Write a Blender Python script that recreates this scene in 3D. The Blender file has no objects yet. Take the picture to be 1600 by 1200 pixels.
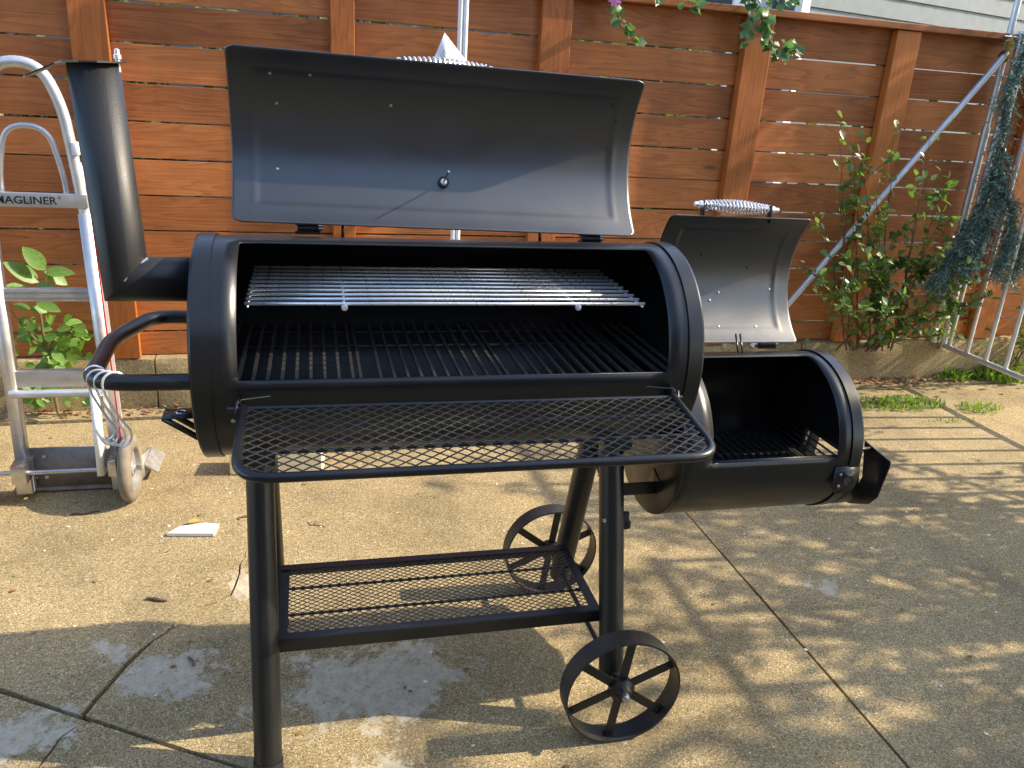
import bpy, bmesh, math, random
from mathutils import Vector, Matrix, Quaternion, noise
R_ = math.radians
random.seed(7)
S = bpy.context.scene
COL = S.collection

# ------------------------------------------------------------------ camera
cd = bpy.data.cameras.new('camera')
cd.sensor_fit = 'HORIZONTAL'; cd.sensor_width = 36.0
cd.lens = 36.0 * 1248.88 / 1600.0
cd.clip_start = 0.05; cd.clip_end = 400
cam = bpy.data.objects.new('camera', cd); COL.objects.link(cam)
rt = Vector((0.97135, -0.229815, 0.06053)); up = Vector((0.02295, 0.344221, 0.938608)); fw = Vector((0.236542, 0.910328, -0.339634))
cm = Matrix((rt, up, -fw)).transposed().to_4x4()
cm.translation = Vector((0.2223, -1.6663, 1.4085))
cam.matrix_world = cm
S.camera = cam

# ------------------------------------------------------------------ sky, sun, exposure
SUN_EL = R_(34.7); SUN_AZ = R_(-4.5)            # azimuth from +X towards +Y
w = bpy.data.worlds.new('World'); S.world = w; w.use_nodes = True
nt = w.node_tree
sky = nt.nodes.new('ShaderNodeTexSky'); sky.sky_type = 'NISHITA'; sky.sun_disc = False
sky.sun_elevation = SUN_EL; sky.sun_rotation = R_(90) - SUN_AZ
sky.air_density = 1.0; sky.dust_density = 1.6; sky.ozone_density = 1.0
nt.links.new(sky.outputs[0], nt.nodes['Background'].inputs[0])
nt.nodes['Background'].inputs[1].default_value = 0.15
sl = bpy.data.lights.new('sun', 'SUN'); sl.energy = 2.8; sl.angle = R_(0.53); sl.color = (1.0, 0.87, 0.67)
so = bpy.data.objects.new('sun', sl); COL.objects.link(so)
sd = Vector((math.cos(SUN_EL) * math.cos(SUN_AZ), math.cos(SUN_EL) * math.sin(SUN_AZ), math.sin(SUN_EL)))
so.rotation_mode = 'QUATERNION'; so.rotation_quaternion = sd.to_track_quat('Z', 'Y'); so.location = (4, 0, 6)
vs = S.view_settings
vs.view_transform = 'Standard'; vs.look = 'None'; vs.gamma = 1.0; vs.exposure = 1.7; vs.use_curve_mapping = False

# ------------------------------------------------------------------ materials
def M(name):
    m = bpy.data.materials.new(name); m.use_nodes = True
    t = m.node_tree
    return m, t, t.nodes['Principled BSDF']
def N(t, kind, **kw):
    n = t.nodes.new(kind)
    for k, v in kw.items():
        if k in n.inputs: n.inputs[k].default_value = v
        else: setattr(n, k, v)
    return n
def ramp(t, src, stops, interp='LINEAR'):
    r = t.nodes.new('ShaderNodeValToRGB'); r.color_ramp.interpolation = interp
    e = r.color_ramp.elements
    while len(e) < len(stops): e.new(0.5)
    for el, (p, c) in zip(e, stops):
        el.position = p; el.color = (c, c, c, 1) if isinstance(c, (int, float)) else (*c, 1)
    t.links.new(src, r.inputs[0]); return r
def mixc(t, fac, a, b, blend='MIX'):
    m = t.nodes.new('ShaderNodeMix'); m.data_type = 'RGBA'; m.blend_type = blend
    for sock, v in ((m.inputs[0], fac), (m.inputs[6], a), (m.inputs[7], b)):
        if hasattr(v, 'links'): t.links.new(v, sock)
        elif isinstance(v, (int, float)): sock.default_value = v
        else: sock.default_value = (*v, 1)
    return m.outputs[2]
def math_(t, op, a, b=None, c=None):
    m = t.nodes.new('ShaderNodeMath'); m.operation = op
    for i, v in enumerate((a, b, c)):
        if v is None: continue
        if hasattr(v, 'links'): t.links.new(v, m.inputs[i])
        else: m.inputs[i].default_value = v
    return m.outputs[0]
def bump(t, b, h, strength=0.3, dist=0.002):
    n = N(t, 'ShaderNodeBump', Strength=strength, Distance=dist); t.links.new(h, n.inputs['Height']); t.links.new(n.outputs[0], b.inputs['Normal'])
def objco(t, scale=(1, 1, 1), rnd=0.0):
    tc = t.nodes.new('ShaderNodeTexCoord'); mp = t.nodes.new('ShaderNodeMapping'); mp.inputs['Scale'].default_value = scale
    if rnd:
        oi = t.nodes.new('ShaderNodeObjectInfo'); v = t.nodes.new('ShaderNodeVectorMath'); v.operation = 'SCALE'
        cx = t.nodes.new('ShaderNodeCombineXYZ')
        t.links.new(oi.outputs['Random'], cx.inputs[0]); t.links.new(oi.outputs['Random'], cx.inputs[1]); t.links.new(oi.outputs['Random'], cx.inputs[2])
        t.links.new(cx.outputs[0], v.inputs[0]); v.inputs['Scale'].default_value = rnd
        ad = t.nodes.new('ShaderNodeVectorMath'); ad.operation = 'ADD'
        t.links.new(tc.outputs['Object'], ad.inputs[0]); t.links.new(v.outputs[0], ad.inputs[1]); t.links.new(ad.outputs[0], mp.inputs[0])
    else: t.links.new(tc.outputs['Object'], mp.inputs[0])
    return mp.outputs[0]
def tex(t, co, scale, detail=4, rough=0.5, dist=0.0):
    n = N(t, 'ShaderNodeTexNoise', Scale=scale, Detail=detail, Roughness=rough, Distortion=dist); t.links.new(co, n.inputs['Vector']); return n.outputs[0]
def vor(t, co, scale, feature='F1', out=0):
    n = N(t, 'ShaderNodeTexVoronoi', Scale=scale); n.feature = feature; t.links.new(co, n.inputs['Vector']); return n.outputs[out]

def mat_plain(name, col, rough=0.5, metal=0.0, var=0.15, scale=20, bmp=0.0, bscale=200, spec=0.5):
    m, t, b = M(name); co = objco(t)
    n = tex(t, co, scale, 5)
    r = ramp(t, n, [(0.3, tuple(c * (1 - var) for c in col)), (0.7, tuple(min(1, c * (1 + var)) for c in col))])
    t.links.new(r.outputs[0], b.inputs['Base Color'])
    b.inputs['Metallic'].default_value = metal; b.inputs['Specular IOR Level'].default_value = spec
    rr = ramp(t, tex(t, co, scale * 1.7, 4), [(0.3, max(0.02, rough - 0.07)), (0.7, min(1, rough + 0.07))]); t.links.new(rr.outputs[0], b.inputs['Roughness'])
    if bmp: bump(t, b, tex(t, co, bscale, 3), bmp, 0.001)
    return m

# satin black grill paint: orange-peel texture, rubbed dusty patches and pale specks
def mat_paint(name, base=(0.007, 0.0075, 0.0085), rough=0.31, dust=0.10, bmp=0.12, spec=0.55):
    m, t, b = M(name); co = objco(t)
    n1 = tex(t, co, 9, 6, 0.6); n2 = tex(t, objco(t, (3, 3, 22)), 8, 5, 0.7)
    mk = ramp(t, n2, [(0.60, 0.0), (0.78, 1.0)])
    f = math_(t, 'MULTIPLY', mk.outputs[0], dust)
    c1 = mixc(t, f, base, (0.10, 0.097, 0.09))
    sp = ramp(t, vor(t, co, 45), [(0.035, 1.0), (0.05, 0.0)])
    sel = ramp(t, tex(t, co, 14, 2), [(0.60, 0.0), (0.64, 1.0)])
    c2 = mixc(t, math_(t, 'MULTIPLY', math_(t, 'MULTIPLY', sp.outputs[0], sel.outputs[0]), 0.55), c1, (0.45, 0.44, 0.42))
    t.links.new(c2, b.inputs['Base Color'])
    rr = ramp(t, n1, [(0.25, rough - 0.06), (0.75, rough + 0.09)]); t.links.new(rr.outputs[0], b.inputs['Roughness'])
    bump(t, b, tex(t, co, 420, 2), bmp, 0.0006); b.inputs['Specular IOR Level'].default_value = spec
    return m
PAINT = mat_paint('black_grill_paint')
PAINT_IN = mat_paint('black_inner_paint', (0.004, 0.0043, 0.005), 0.34, 0.05, 0.20, 1.0)
_b = PAINT_IN.node_tree.nodes['Principled BSDF']; _b.inputs['IOR'].default_value = 1.55; _b.inputs['Coat Weight'].default_value = 0.6; _b.inputs['Coat Roughness'].default_value = 0.55; _b.inputs['Coat IOR'].default_value = 1.5
PAINT_LEG = mat_paint('black_leg_paint', (0.009, 0.009, 0.009), 0.36, 0.06)
IRON = mat_plain('dark_iron_bars', (0.045, 0.042, 0.039), 0.38, 0.0, 0.3, 60)
PAINT_CH = mat_paint('rough_chimney_paint', (0.010, 0.010, 0.010), 0.47, 0.05, 0.55)
MESH = mat_plain('sunlit_black_mesh', (0.05, 0.05, 0.05), 0.36, 0.35, 0.2, 60, spec=1.0)  # black strands made paler and shinier to show sun glints
WHEELP = mat_paint('wheel_paint', (0.017, 0.017, 0.017), 0.45, 0.5)
CHROME = mat_plain('bright_chrome', (0.80, 0.81, 0.82), 0.30, 0.6, 0.05, 30)
STEEL = mat_plain('zinc_steel', (0.55, 0.55, 0.56), 0.33, 1.0, 0.12, 40)
ALU = mat_plain('brushed_aluminium', (0.60, 0.60, 0.60), 0.44, 0.85, 0.10, 25, 0.1, 500)
ALU_W = mat_plain('pale_galvanised_tube', (0.62, 0.63, 0.64), 0.42, 0.7, 0.12, 18)
WHITE_P = mat_plain('chipped_white_paint', (0.78, 0.78, 0.77), 0.45, 0.0, 0.06, 25)
RED = mat_plain('red_stripe', (0.55, 0.04, 0.035), 0.5, 0, 0.2, 60)
INK = mat_plain('black_ink', (0.02, 0.02, 0.022), 0.6, 0, 0.1)
PAPER = mat_plain('white_paper', (0.82, 0.82, 0.80), 0.8, 0, 0.03)
RUBBER = mat_plain('dusty_tyre_rubber', (0.18, 0.15, 0.11), 0.85, 0, 0.25, 18, 0.3, 150)
GREYPL = mat_plain('grey_hub_metal', (0.27, 0.26, 0.25), 0.5, 0.3, 0.15, 20)

def mat_rust():
    m, t, b = M('rust_stained_plate'); co = objco(t)
    n = tex(t, co, 11, 6, 0.65)
    r = ramp(t, n, [(0.46, (0.27, 0.26, 0.25)), (0.57, (0.24, 0.21, 0.18)), (0.66, (0.25, 0.13, 0.05))])
    t.links.new(r.outputs[0], b.inputs['Base Color']); b.inputs['Roughness'].default_value = 0.6; b.inputs['Metallic'].default_value = 0.3
    bump(t, b, tex(t, co, 120, 4), 0.3, 0.001); return m
RUST = mat_rust()

# stained cedar: contour-line grain of a stretched noise, fine fibres, knots, each board its own tone
def mat_wood(name, axis, dark, light):
    m, t, b = M(name)
    sc = {'x': (0.55, 7, 7), 'z': (7, 7, 0.55)}[axis]
    fs = {'x': (3, 160, 160), 'z': (160, 160, 3)}[axis]
    co = objco(t, sc, 37.0)
    n = tex(t, co, 1.35, 2.5, 0.45, 0.6)
    rings = math_(t, 'FRACT', math_(t, 'MULTIPLY', n, 15.0))
    rg = ramp(t, rings, [(0.0, 0.25), (0.55, 0.55), (0.86, 1.0), (0.97, 0.30), (1.0, 0.25)])
    fib = ramp(t, tex(t, objco(t, fs, 11.0), 1.0, 4, 0.7), [(0.3, 0.0), (0.7, 1.0)])
    g = math_(t, 'ADD', math_(t, 'MULTIPLY', rg.outputs[0], 0.40), math_(t, 'MULTIPLY', fib.outputs[0], 0.34))
    oi = t.nodes.new('ShaderNodeObjectInfo')
    g2 = math_(t, 'ADD', g, math_(t, 'MULTIPLY', math_(t, 'SUBTRACT', oi.outputs['Random'], 0.5), 0.46))
    mid = tuple((a + c) / 2 for a, c in zip(dark, light))
    c = ramp(t, g2, [(0.05, light), (0.45, mid), (0.95, dark)])
    blo = ramp(t, tex(t, objco(t, (1, 1, 1), 5.0), 3.2, 4, 0.6), [(0.35, 0.70), (0.72, 1.12)])
    col = mixc(t, 1.0, c.outputs[0], blo.outputs[0], 'MULTIPLY')
    kn = ramp(t, vor(t, objco(t, {'x': (0.9, 4, 4), 'z': (4, 4, 0.9)}[axis], 21.0), 1.7), [(0.035, 1.0), (0.085, 0.0)])
    col = mixc(t, math_(t, 'MULTIPLY', kn.outputs[0], 0.65), col, (0.06, 0.022, 0.008))
    t.links.new(col, b.inputs['Base Color'])
    b.inputs['Roughness'].default_value = 0.48; b.inputs['Specular IOR Level'].default_value = 0.4
    bump(t, b, g, 0.15, 0.001); return m
WOOD_B = mat_wood('stained_cedar_board', 'x', (0.19, 0.056, 0.015), (0.58, 0.200, 0.056))
WOOD_P = mat_wood('stained_cedar_post', 'z', (0.24, 0.066, 0.013), (0.58, 0.19, 0.042))

# worn exposed-aggregate concrete with smooth pale cement patches left on it
def mat_concrete(name, patches=True):
    m, t, b = M(name); co = objco(t)
    v1 = vor(t, co, 330, 'F1', 1)
    sep = t.nodes.new('ShaderNodeSeparateColor'); t.links.new(v1, sep.inputs[0])
    grain = ramp(t, sep.outputs[0], [(0.0, (0.147, 0.106, 0.051)), (0.35, (0.288, 0.216, 0.103)), (0.7, (0.363, 0.276, 0.138)), (0.93, (0.445, 0.350, 0.19)), (1.0, (0.62, 0.54, 0.40))])
    fine = ramp(t, tex(t, co, 420, 3, 0.7), [(0.3, 0.72), (0.7, 1.22)])
    col = mixc(t, 1.0, grain.outputs[0], fine.outputs[0], 'MULTIPLY')
    big = ramp(t, tex(t, co, 1.9, 6, 0.62), [(0.30, 0.60), (0.50, 0.98), (0.72, 1.18)])
    col = mixc(t, 1.0, col, big.outputs[0], 'MULTIPLY')
    st = ramp(t, tex(t, objco(t, (2.2, 0.8, 1)), 1.6, 4, 0.6), [(0.56, 0.0), (0.74, 1.0)])
    col = mixc(t, math_(t, 'MULTIPLY', st.outputs[0], 0.5), col, (0.10, 0.082, 0.058))
    ag = ramp(t, vor(t, co, 42), [(0.10, 1.0), (0.16, 0.0)])
    col = mixc(t, math_(t, 'MULTIPLY', ag.outputs[0], 0.35), col, (0.50, 0.45, 0.37))
    hgt = math_(t, 'ADD', math_(t, 'MULTIPLY', vor(t, co, 330), -0.5), math_(t, 'MULTIPLY', tex(t, co, 60, 5), 0.8))
    if patches:
        tc = t.nodes.new('ShaderNodeTexCoord'); acc = None
        for (x, y, rx, ry, k) in ((0.34, 0.00, 0.44, 0.30, 0.27), (-0.47, -0.06, 0.22, 0.14, 0.32), (-0.13, 0.11, 0.24, 0.18, 0.25), (0.0, 0.47, 0.10, 0.16, 0.22), (-0.30, 0.20, 0.16, 0.12, 0.17), (0.35, -0.34, 0.28, 0.16, 0.24), (1.75, 0.2, 0.1, 0.1, 0.14)):
            mp = t.nodes.new('ShaderNodeMapping'); mp.inputs['Location'].default_value = (-x / rx, -y / ry, 0); mp.inputs['Scale'].default_value = (1 / rx, 1 / ry, 0)
            t.links.new(tc.outputs['Object'], mp.inputs[0])
            ln = t.nodes.new('ShaderNodeVectorMath'); ln.operation = 'LENGTH'; t.links.new(mp.outputs[0], ln.inputs[0])
            f = ramp(t, ln.outputs['Value'], [(0.0, k), (1.0, 0.0)])
            acc = f.outputs[0] if acc is None else math_(t, 'MAXIMUM', acc, f.outputs[0])
        nn = math_(t, 'ADD', math_(t, 'ADD', math_(t, 'MULTIPLY', tex(t, co, 7.0, 10, 0.72, 0.5), 0.75), math_(t, 'MULTIPLY', tex(t, co, 40, 6, 0.7), 0.25)), acc)
        pk = ramp(t, nn, [(0.63, 0.0), (0.68, 1.0)])
        pm = math_(t, 'MULTIPLY', pk.outputs[0], ramp(t, tex(t, co, 90, 4, 0.7), [(0.36, 0.25), (0.46, 1.0)]).outputs[0])
        pc = ramp(t, tex(t, co, 35, 5), [(0.3, (0.37, 0.325, 0.235)), (0.7, (0.50, 0.445, 0.335))])
        col = mixc(t, pm, col, pc.outputs[0])
        hgt = math_(t, 'MULTIPLY', hgt, math_(t, 'SUBTRACT', 1.25, pm))
    t.links.new(col, b.inputs['Base Color']); b.inputs['Roughness'].default_value = 0.88; b.inputs['Specular IOR Level'].default_value = 0.3
    bump(t, b, hgt, 0.6, 0.003); return m
CONC = mat_concrete('aggregate_concrete')
KERB = mat_concrete('kerb_concrete', False)
SOIL = mat_plain('dark_soil', (0.055, 0.042, 0.028), 0.95, 0, 0.4, 30, 0.5, 80)

def mat_leaf(name, col, col2, trans=0.35, rough=0.45):
    m, t, b = M(name)
    oi = t.nodes.new('ShaderNodeObjectInfo'); co = objco(t, (1, 1, 1), 3.0)
    n = tex(t, co, 14, 3)
    r = ramp(t, n, [(0.3, col), (0.7, col2)])
    t.links.new(r.outputs[0], b.inputs['Base Color']); b.inputs['Roughness'].default_value = rough
    tr = t.nodes.new('ShaderNodeBsdfTranslucent')
    hs = t.nodes.new('ShaderNodeHueSaturation'); hs.inputs['Value'].default_value = 1.6; hs.inputs['Saturation'].default_value = 1.15
    t.links.new(r.outputs[0], hs.inputs['Color']); t.links.new(hs.outputs[0], tr.inputs[0])
    mx = t.nodes.new('ShaderNodeMixShader'); mx.inputs[0].default_value = trans
    t.links.new(b.outputs[0], mx.inputs[1]); t.links.new(tr.outputs[0], mx.inputs[2])
    t.links.new(mx.outputs[0], t.nodes['Material Output'].inputs[0]); return m
LEAF_L = mat_leaf('fresh_leaf', (0.10, 0.20, 0.03), (0.17, 0.30, 0.055))
LEAF_S = mat_leaf('shrub_leaf', (0.07, 0.13, 0.025), (0.18, 0.26, 0.08), 0.40, 0.30)
LEAF_H = mat_leaf('lobed_leaf', (0.06, 0.13, 0.04), (0.15, 0.24, 0.08))
LEAF_T = mat_leaf('tree_leaf', (0.04, 0.09, 0.02), (0.07, 0.12, 0.03))
LEAF_SP = mat_leaf('spruce_needle', (0.08, 0.14, 0.105), (0.21, 0.30, 0.235), 0.10, 0.5)
LEAF_G = mat_leaf('grass_blade', (0.11, 0.20, 0.03), (0.22, 0.31, 0.06), 0.4)
LEAF_D = mat_leaf('dry_leaf', (0.20, 0.07, 0.03), (0.30, 0.20, 0.09), 0.2, 0.8)
LEAF_Y = mat_leaf('yellow_leaf', (0.50, 0.36, 0.05), (0.60, 0.45, 0.10), 0.3, 0.6)
PETAL = mat_leaf('pink_petal', (0.45, 0.12, 0.32), (0.6, 0.25, 0.5), 0.4)
TWIG = mat_plain('brown_twig', (0.12, 0.075, 0.045), 0.8, 0, 0.3, 60)
TWIG_R = mat_plain('green_brown_stem', (0.16, 0.12, 0.06), 0.7, 0, 0.3, 60)
BARK = mat_plain('tree_bark', (0.09, 0.065, 0.045), 0.9, 0, 0.4, 25, 0.6, 40)
BRICK = mat_plain('dull_red_brick', (0.16, 0.075, 0.05), 0.85, 0, 0.3, 9, 0.4, 30)
SIDING = mat_plain('pale_grey_siding', (0.080, 0.108, 0.118), 0.55, 0, 0.04, 6)
TRIM = mat_plain('white_trim', (0.78, 0.80, 0.82), 0.5, 0, 0.04, 6)
BLOCKW = mat_plain('cream_wood_block', (0.84, 0.74, 0.46), 0.7, 0, 0.08, 12)
STONE = mat_plain('white_stone_shard', (0.74, 0.71, 0.64), 0.7, 0, 0.06, 30, 0.2, 90)
BRASS = mat_plain('yellow_brass_latch', (0.50, 0.32, 0.06), 0.45, 0.6, 0.2, 30)

# ------------------------------------------------------------------ helpers
def wloc(p):
    v = Vector((0, 0, 0))
    while p is not None: v += p.location; p = p.parent
    return v
def link(name, me, mat, parent=None, smooth=True):
    o = bpy.data.objects.new(name, me); COL.objects.link(o)
    if mat is not None and not me.materials: me.materials.append(mat)
    if parent is not None:
        o.parent = parent; o.location = -wloc(parent)
    if smooth and len(me.polygons): me.polygons.foreach_set('use_smooth', [True] * len(me.polygons))
    return o
def obj(name, bm, mat, parent=None, smooth=True, angle=40):
    me = bpy.data.meshes.new(name)
    bmesh.ops.recalc_face_normals(bm, faces=bm.faces)
    if smooth:
        for e in bm.edges:
            if len(e.link_faces) == 2 and e.calc_face_angle(0) > R_(angle): e.smooth = False
    bm.to_mesh(me); bm.free()
    return link(name, me, mat, parent, smooth)
def tag(o, label, cat=None, group=None, kind=None):
    if label: o['label'] = label
    if cat: o['category'] = cat
    if group: o['group'] = group
    if kind: o['kind'] = kind
    return o
def thing(name, label, cat, loc=(0, 0, 0), group=None):
    o = bpy.data.objects.new(name, None); COL.objects.link(o); o.location = loc; o.empty_display_size = 0.1
    return tag(o, label, cat, group)
def box(bm, c, s, rot=None, bev=0.0):
    r = bmesh.ops.create_cube(bm, size=1.0); vs_ = r['verts']
    for v in vs_: v.co = Vector((v.co.x * s[0], v.co.y * s[1], v.co.z * s[2]))
    if bev:
        es = list({e for v in vs_ for e in v.link_edges})
        b = bmesh.ops.bevel(bm, geom=es, offset=bev, segments=2, affect='EDGES', profile=0.6)
        vs_ = list({v for f in b['faces'] for v in f.verts} | {v for v in vs_ if v.is_valid})
    m = rot.to_4x4() if rot is not None else Matrix()
    for v in vs_: v.co = m @ v.co + Vector(c)
    return vs_
def bar(bm, a, b, wy, wz, upv=(0, 0, 1)):       # rectangular bar between two points
    a, b = Vector(a), Vector(b); d = (b - a); L = d.length; d.normalize()
    s = d.cross(Vector(upv)); s = s.normalized() if s.length > 1e-6 else Vector((1, 0, 0)); u = s.cross(d)
    box(bm, (a + b) / 2, (L, wy, wz), Matrix((d, s, u)).transposed())
def tube(bm, pts, r, seg=10, closed=False, cap=True):
    pts = [Vector(p) for p in pts]; n = len(pts)
    rr = r if isinstance(r, (list, tuple)) else [r] * n
    rings = []; nrm = None
    for i in range(n):
        if closed: d0 = (pts[i] - pts[i - 1]).normalized(); d1 = (pts[(i + 1) % n] - pts[i]).normalized()
        else:
            d0 = (pts[i] - pts[i - 1]).normalized() if i else (pts[1] - pts[0]).normalized()
            d1 = (pts[i + 1] - pts[i]).normalized() if i < n - 1 else d0
        tg = (d0 + d1); tg = tg.normalized() if tg.length > 1e-6 else d0
        if nrm is None:
            nrm = tg.orthogonal().normalized()
        else:
            nrm = (nrm - tg * nrm.dot(tg)); nrm = nrm.normalized() if nrm.length > 1e-6 else tg.orthogonal().normalized()
        bi = tg.cross(nrm)
        bend = d1 - d0; k = 1.0; bd = None
        if bend.length > 1e-4:
            bd = bend.normalized(); bd = (bd - tg * bd.dot(tg))
            if bd.length > 1e-5: bd.normalize(); k = min(2.0, 1.0 / max(0.3, d0.dot(tg)))
            else: bd = None
        ring = []
        for j in range(seg):
            a = 2 * math.pi * j / seg; o = (nrm * math.cos(a) + bi * math.sin(a)) * rr[i]
            if bd is not None: o += bd * (o.dot(bd) * (k - 1))
            ring.append(bm.verts.new(pts[i] + o))
        rings.append(ring)
    for i in range(n if closed else n - 1):
        A, B = rings[i], rings[(i + 1) % n]
        for j in range(seg): bm.faces.new((A[j], A[(j + 1) % seg], B[(j + 1) % seg], B[j]))
    if cap and not closed: bm.faces.new(rings[0][::-1]); bm.faces.new(rings[-1])
    return rings
def rounded(pts, r, n=5):                        # polyline with filleted corners
    pts = [Vector(p) for p in pts]; out = [pts[0]]
    for i in range(1, len(pts) - 1):
        a, p, b = pts[i - 1], pts[i], pts[i + 1]
        d0 = (a - p); d1 = (b - p); q = min(r, d0.length * .49, d1.length * .49)
        s, e = p + d0.normalized() * q, p + d1.normalized() * q
        for k in range(n + 1):
            u = k / n; out.append(s * (1 - u) ** 2 + p * 2 * u * (1 - u) + e * u * u)
    out.append(pts[-1]); return out
def lathe(bm, prof, org, axis, seg=48, capends=False):     # profile (distance along axis, radius)
    ax = Vector(axis).normalized(); n = ax.orthogonal().normalized(); b = ax.cross(n); org = Vector(org); rings = []
    for (d, r) in prof:
        if r < 1e-6: rings.append([bm.verts.new(org + ax * d)])
        else: rings.append([bm.verts.new(org + ax * d + (n * math.cos(2 * math.pi * j / seg) + b * math.sin(2 * math.pi * j / seg)) * r) for j in range(seg)])
    for A, B in zip(rings, rings[1:]):
        for j in range(seg):
            k = (j + 1) % seg
            if len(A) == 1 and len(B) == 1: continue
            if len(A) == 1: bm.faces.new((A[0], B[j], B[k]))
            elif len(B) == 1: bm.faces.new((A[j], A[k], B[0]))
            else: bm.faces.new((A[j], A[k], B[k], B[j]))
    if capends:
        for Rr in (rings[0], rings[-1]):
            if len(Rr) > 1: bm.faces.new(Rr)
def one(name, fn, mat, parent=None, smooth=True, angle=40):
    bm = bmesh.new(); fn(bm); return obj(name, bm, mat, parent, smooth, angle)
def instance(src, name, loc, parent, rot=None):   # a copy that shares the mesh
    o = src.copy(); COL.objects.link(o); o.name = name; o.parent = parent; o.location = Vector(loc) - (wloc(parent) if parent else Vector())
    if rot is not None: o.rotation_euler = rot
    return o
# ------------------------------------------------------------------ the setting
one('ground', lambda bm: box(bm, (0, 0, -0.30), (120, 120, 0.36)), SOIL, smooth=False)['kind'] = 'structure'

FA = math.tan(R_(1.885))
def fence_y(x): return 1.9624 + FA * x            # front plane of the fence boards

def jag(a, b, n, amp, seed):
    rnd = random.Random(seed); a, b = Vector((*a, 0)), Vector((*b, 0)); d = b - a; s = Vector((-d.y, d.x, 0)).normalized(); out = []
    for i in range(1, n): out.append(tuple((a + d * (i / n) + s * rnd.uniform(-amp, amp)).to_2d()))
    return out
def slab(poly, parent, z=0.0, th=0.10, bev=0.004):
    bm = bmesh.new()
    vs_ = [bm.verts.new((x, y, z)) for x, y in poly]; f = bm.faces.new(vs_)
    if f.normal.z < 0: f.normal_flip()
    e = bmesh.ops.extrude_face_region(bm, geom=[f]); 
    for v in e['geom']:
        if isinstance(v, bmesh.types.BMVert): v.co.z -= th
    bmesh.ops.triangulate(bm, faces=[q for q in bm.faces if len(q.verts) > 4])
    o = obj('slab', bm, CONC, parent, smooth=False)
    return o
patio = thing('patio', None, None); patio['kind'] = 'structure'
G = 0.0055
def gy(x): return 1.795 + FA * x                  # groove that runs along the kerb
D0, D1 = Vector((-0.529, 0.097)), Vector((-0.002, -0.212)); DD = (D1 - D0).normalized()
def dg(x, off): return (x, D0.y + (x - D0.x) * DD.y / DD.x + off)
# crack that climbs from the diagonal joint into the large slab (a real slit)
ck = [(-0.322, -0.018), (-0.308, 0.03), (-0.283, 0.09), (-0.262, 0.15), (-0.236, 0.20), (-0.213, 0.24), (-0.19, 0.262), (-0.165, 0.305), (-0.131, 0.339), (-0.10, 0.375), (-0.068, 0.388), (-0.036, 0.416), (-0.028, 0.46), (-0.020, 0.53), (-0.022, 0.58), (-0.010, 0.62), (-0.012, 0.66)]
def slit(path, w0):
    n = len(path); rnd = random.Random(3); l, r = [], []
    for i, p in enumerate(path[:-1]):
        q = path[i + 1]; t_ = (Vector(q) - Vector(p)).normalized(); s = Vector((-t_.y, t_.x)); wd = w0 * (1 - 0.85 * i / n) * rnd.uniform(.7, 1.5)
        l.append(tuple(Vector(p) + s * wd)); r.append(tuple(Vector(p) - s * wd))
    return l + [path[-1]] + r[::-1]
jl = [dg(-6 + 0.25 * i, 0.009 + random.uniform(-.003, .003)) for i in range(0, 23)]     # up to x=-0.5
jr = [dg(-0.25 + 0.12 * i, 0.009 + random.uniform(-.004, .004)) for i in range(0, 15)] + [dg(1.535 - G, 0.006)]
A = [p for p in jl if p[0] < -0.36] + slit(ck, 0.007) + [p for p in jr if p[0] > -0.28]
A = [p for p in A if p[1] < gy(p[0]) - 0.01]
x0 = A[0][0]
A += [(1.535 - G, gy(1.535) - G), (x0 - 0.01, gy(x0) - G)]
slab(A, patio)
c2 = [dg(-0.300, -0.006), (-0.328, -0.052), (-0.352, -0.08), (-0.362, -0.12), (-0.376, -0.165), (-0.40, -0.23), (-0.45, -0.33), (-0.60, -0.60), (-1.2, -1.6), (-2.6, -5)]
slab([dg(-6, -0.006), (-6, -5)] + [(x - .003, y) for x, y in c2[::-1]] + [dg(-0.42, -0.007), dg(-0.8, -0.005), dg(-1.6, -0.007), dg(-3, -0.006)], patio)
slab([(x + .003, y) for x, y in c2] + [(1.535 - G, -5), dg(1.535 - G, -0.006)] + [dg(1.2 - 0.12 * i, -0.006 + random.uniform(-.003, .002)) for i in range(12)], patio)
rj = [(1.535 + G + random.uniform(-.002, .002), -1.2 + 0.06 * i) for i in range(49)]
slab([(1.535 + G, -5), (9, -5.3), (9, gy(9) - G), (1.535 + G, gy(1.535) - G)] + [p for p in rj[::-1] if p[1] < gy(1.5) - .02], patio, -0.003)
for a_, b_ in ((-6, -1.3), (-1.3, 0.55), (0.55, 2.45), (2.45, 4.3), (4.3, 9)):
    slab([(a_ + G, gy(a_) + G + .016), (b_ - G, gy(b_) + G + .016), (b_ - G, fence_y(b_) - .045), (a_ + G, fence_y(a_) - .045)], patio, 0.004)
# narrow cement fillet between the two grooves
slab([(-6, gy(-6) + .003), (9, gy(9) + .003), (9, gy(9) + .013), (-6, gy(-6) + .013)], patio, -0.008)

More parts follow.
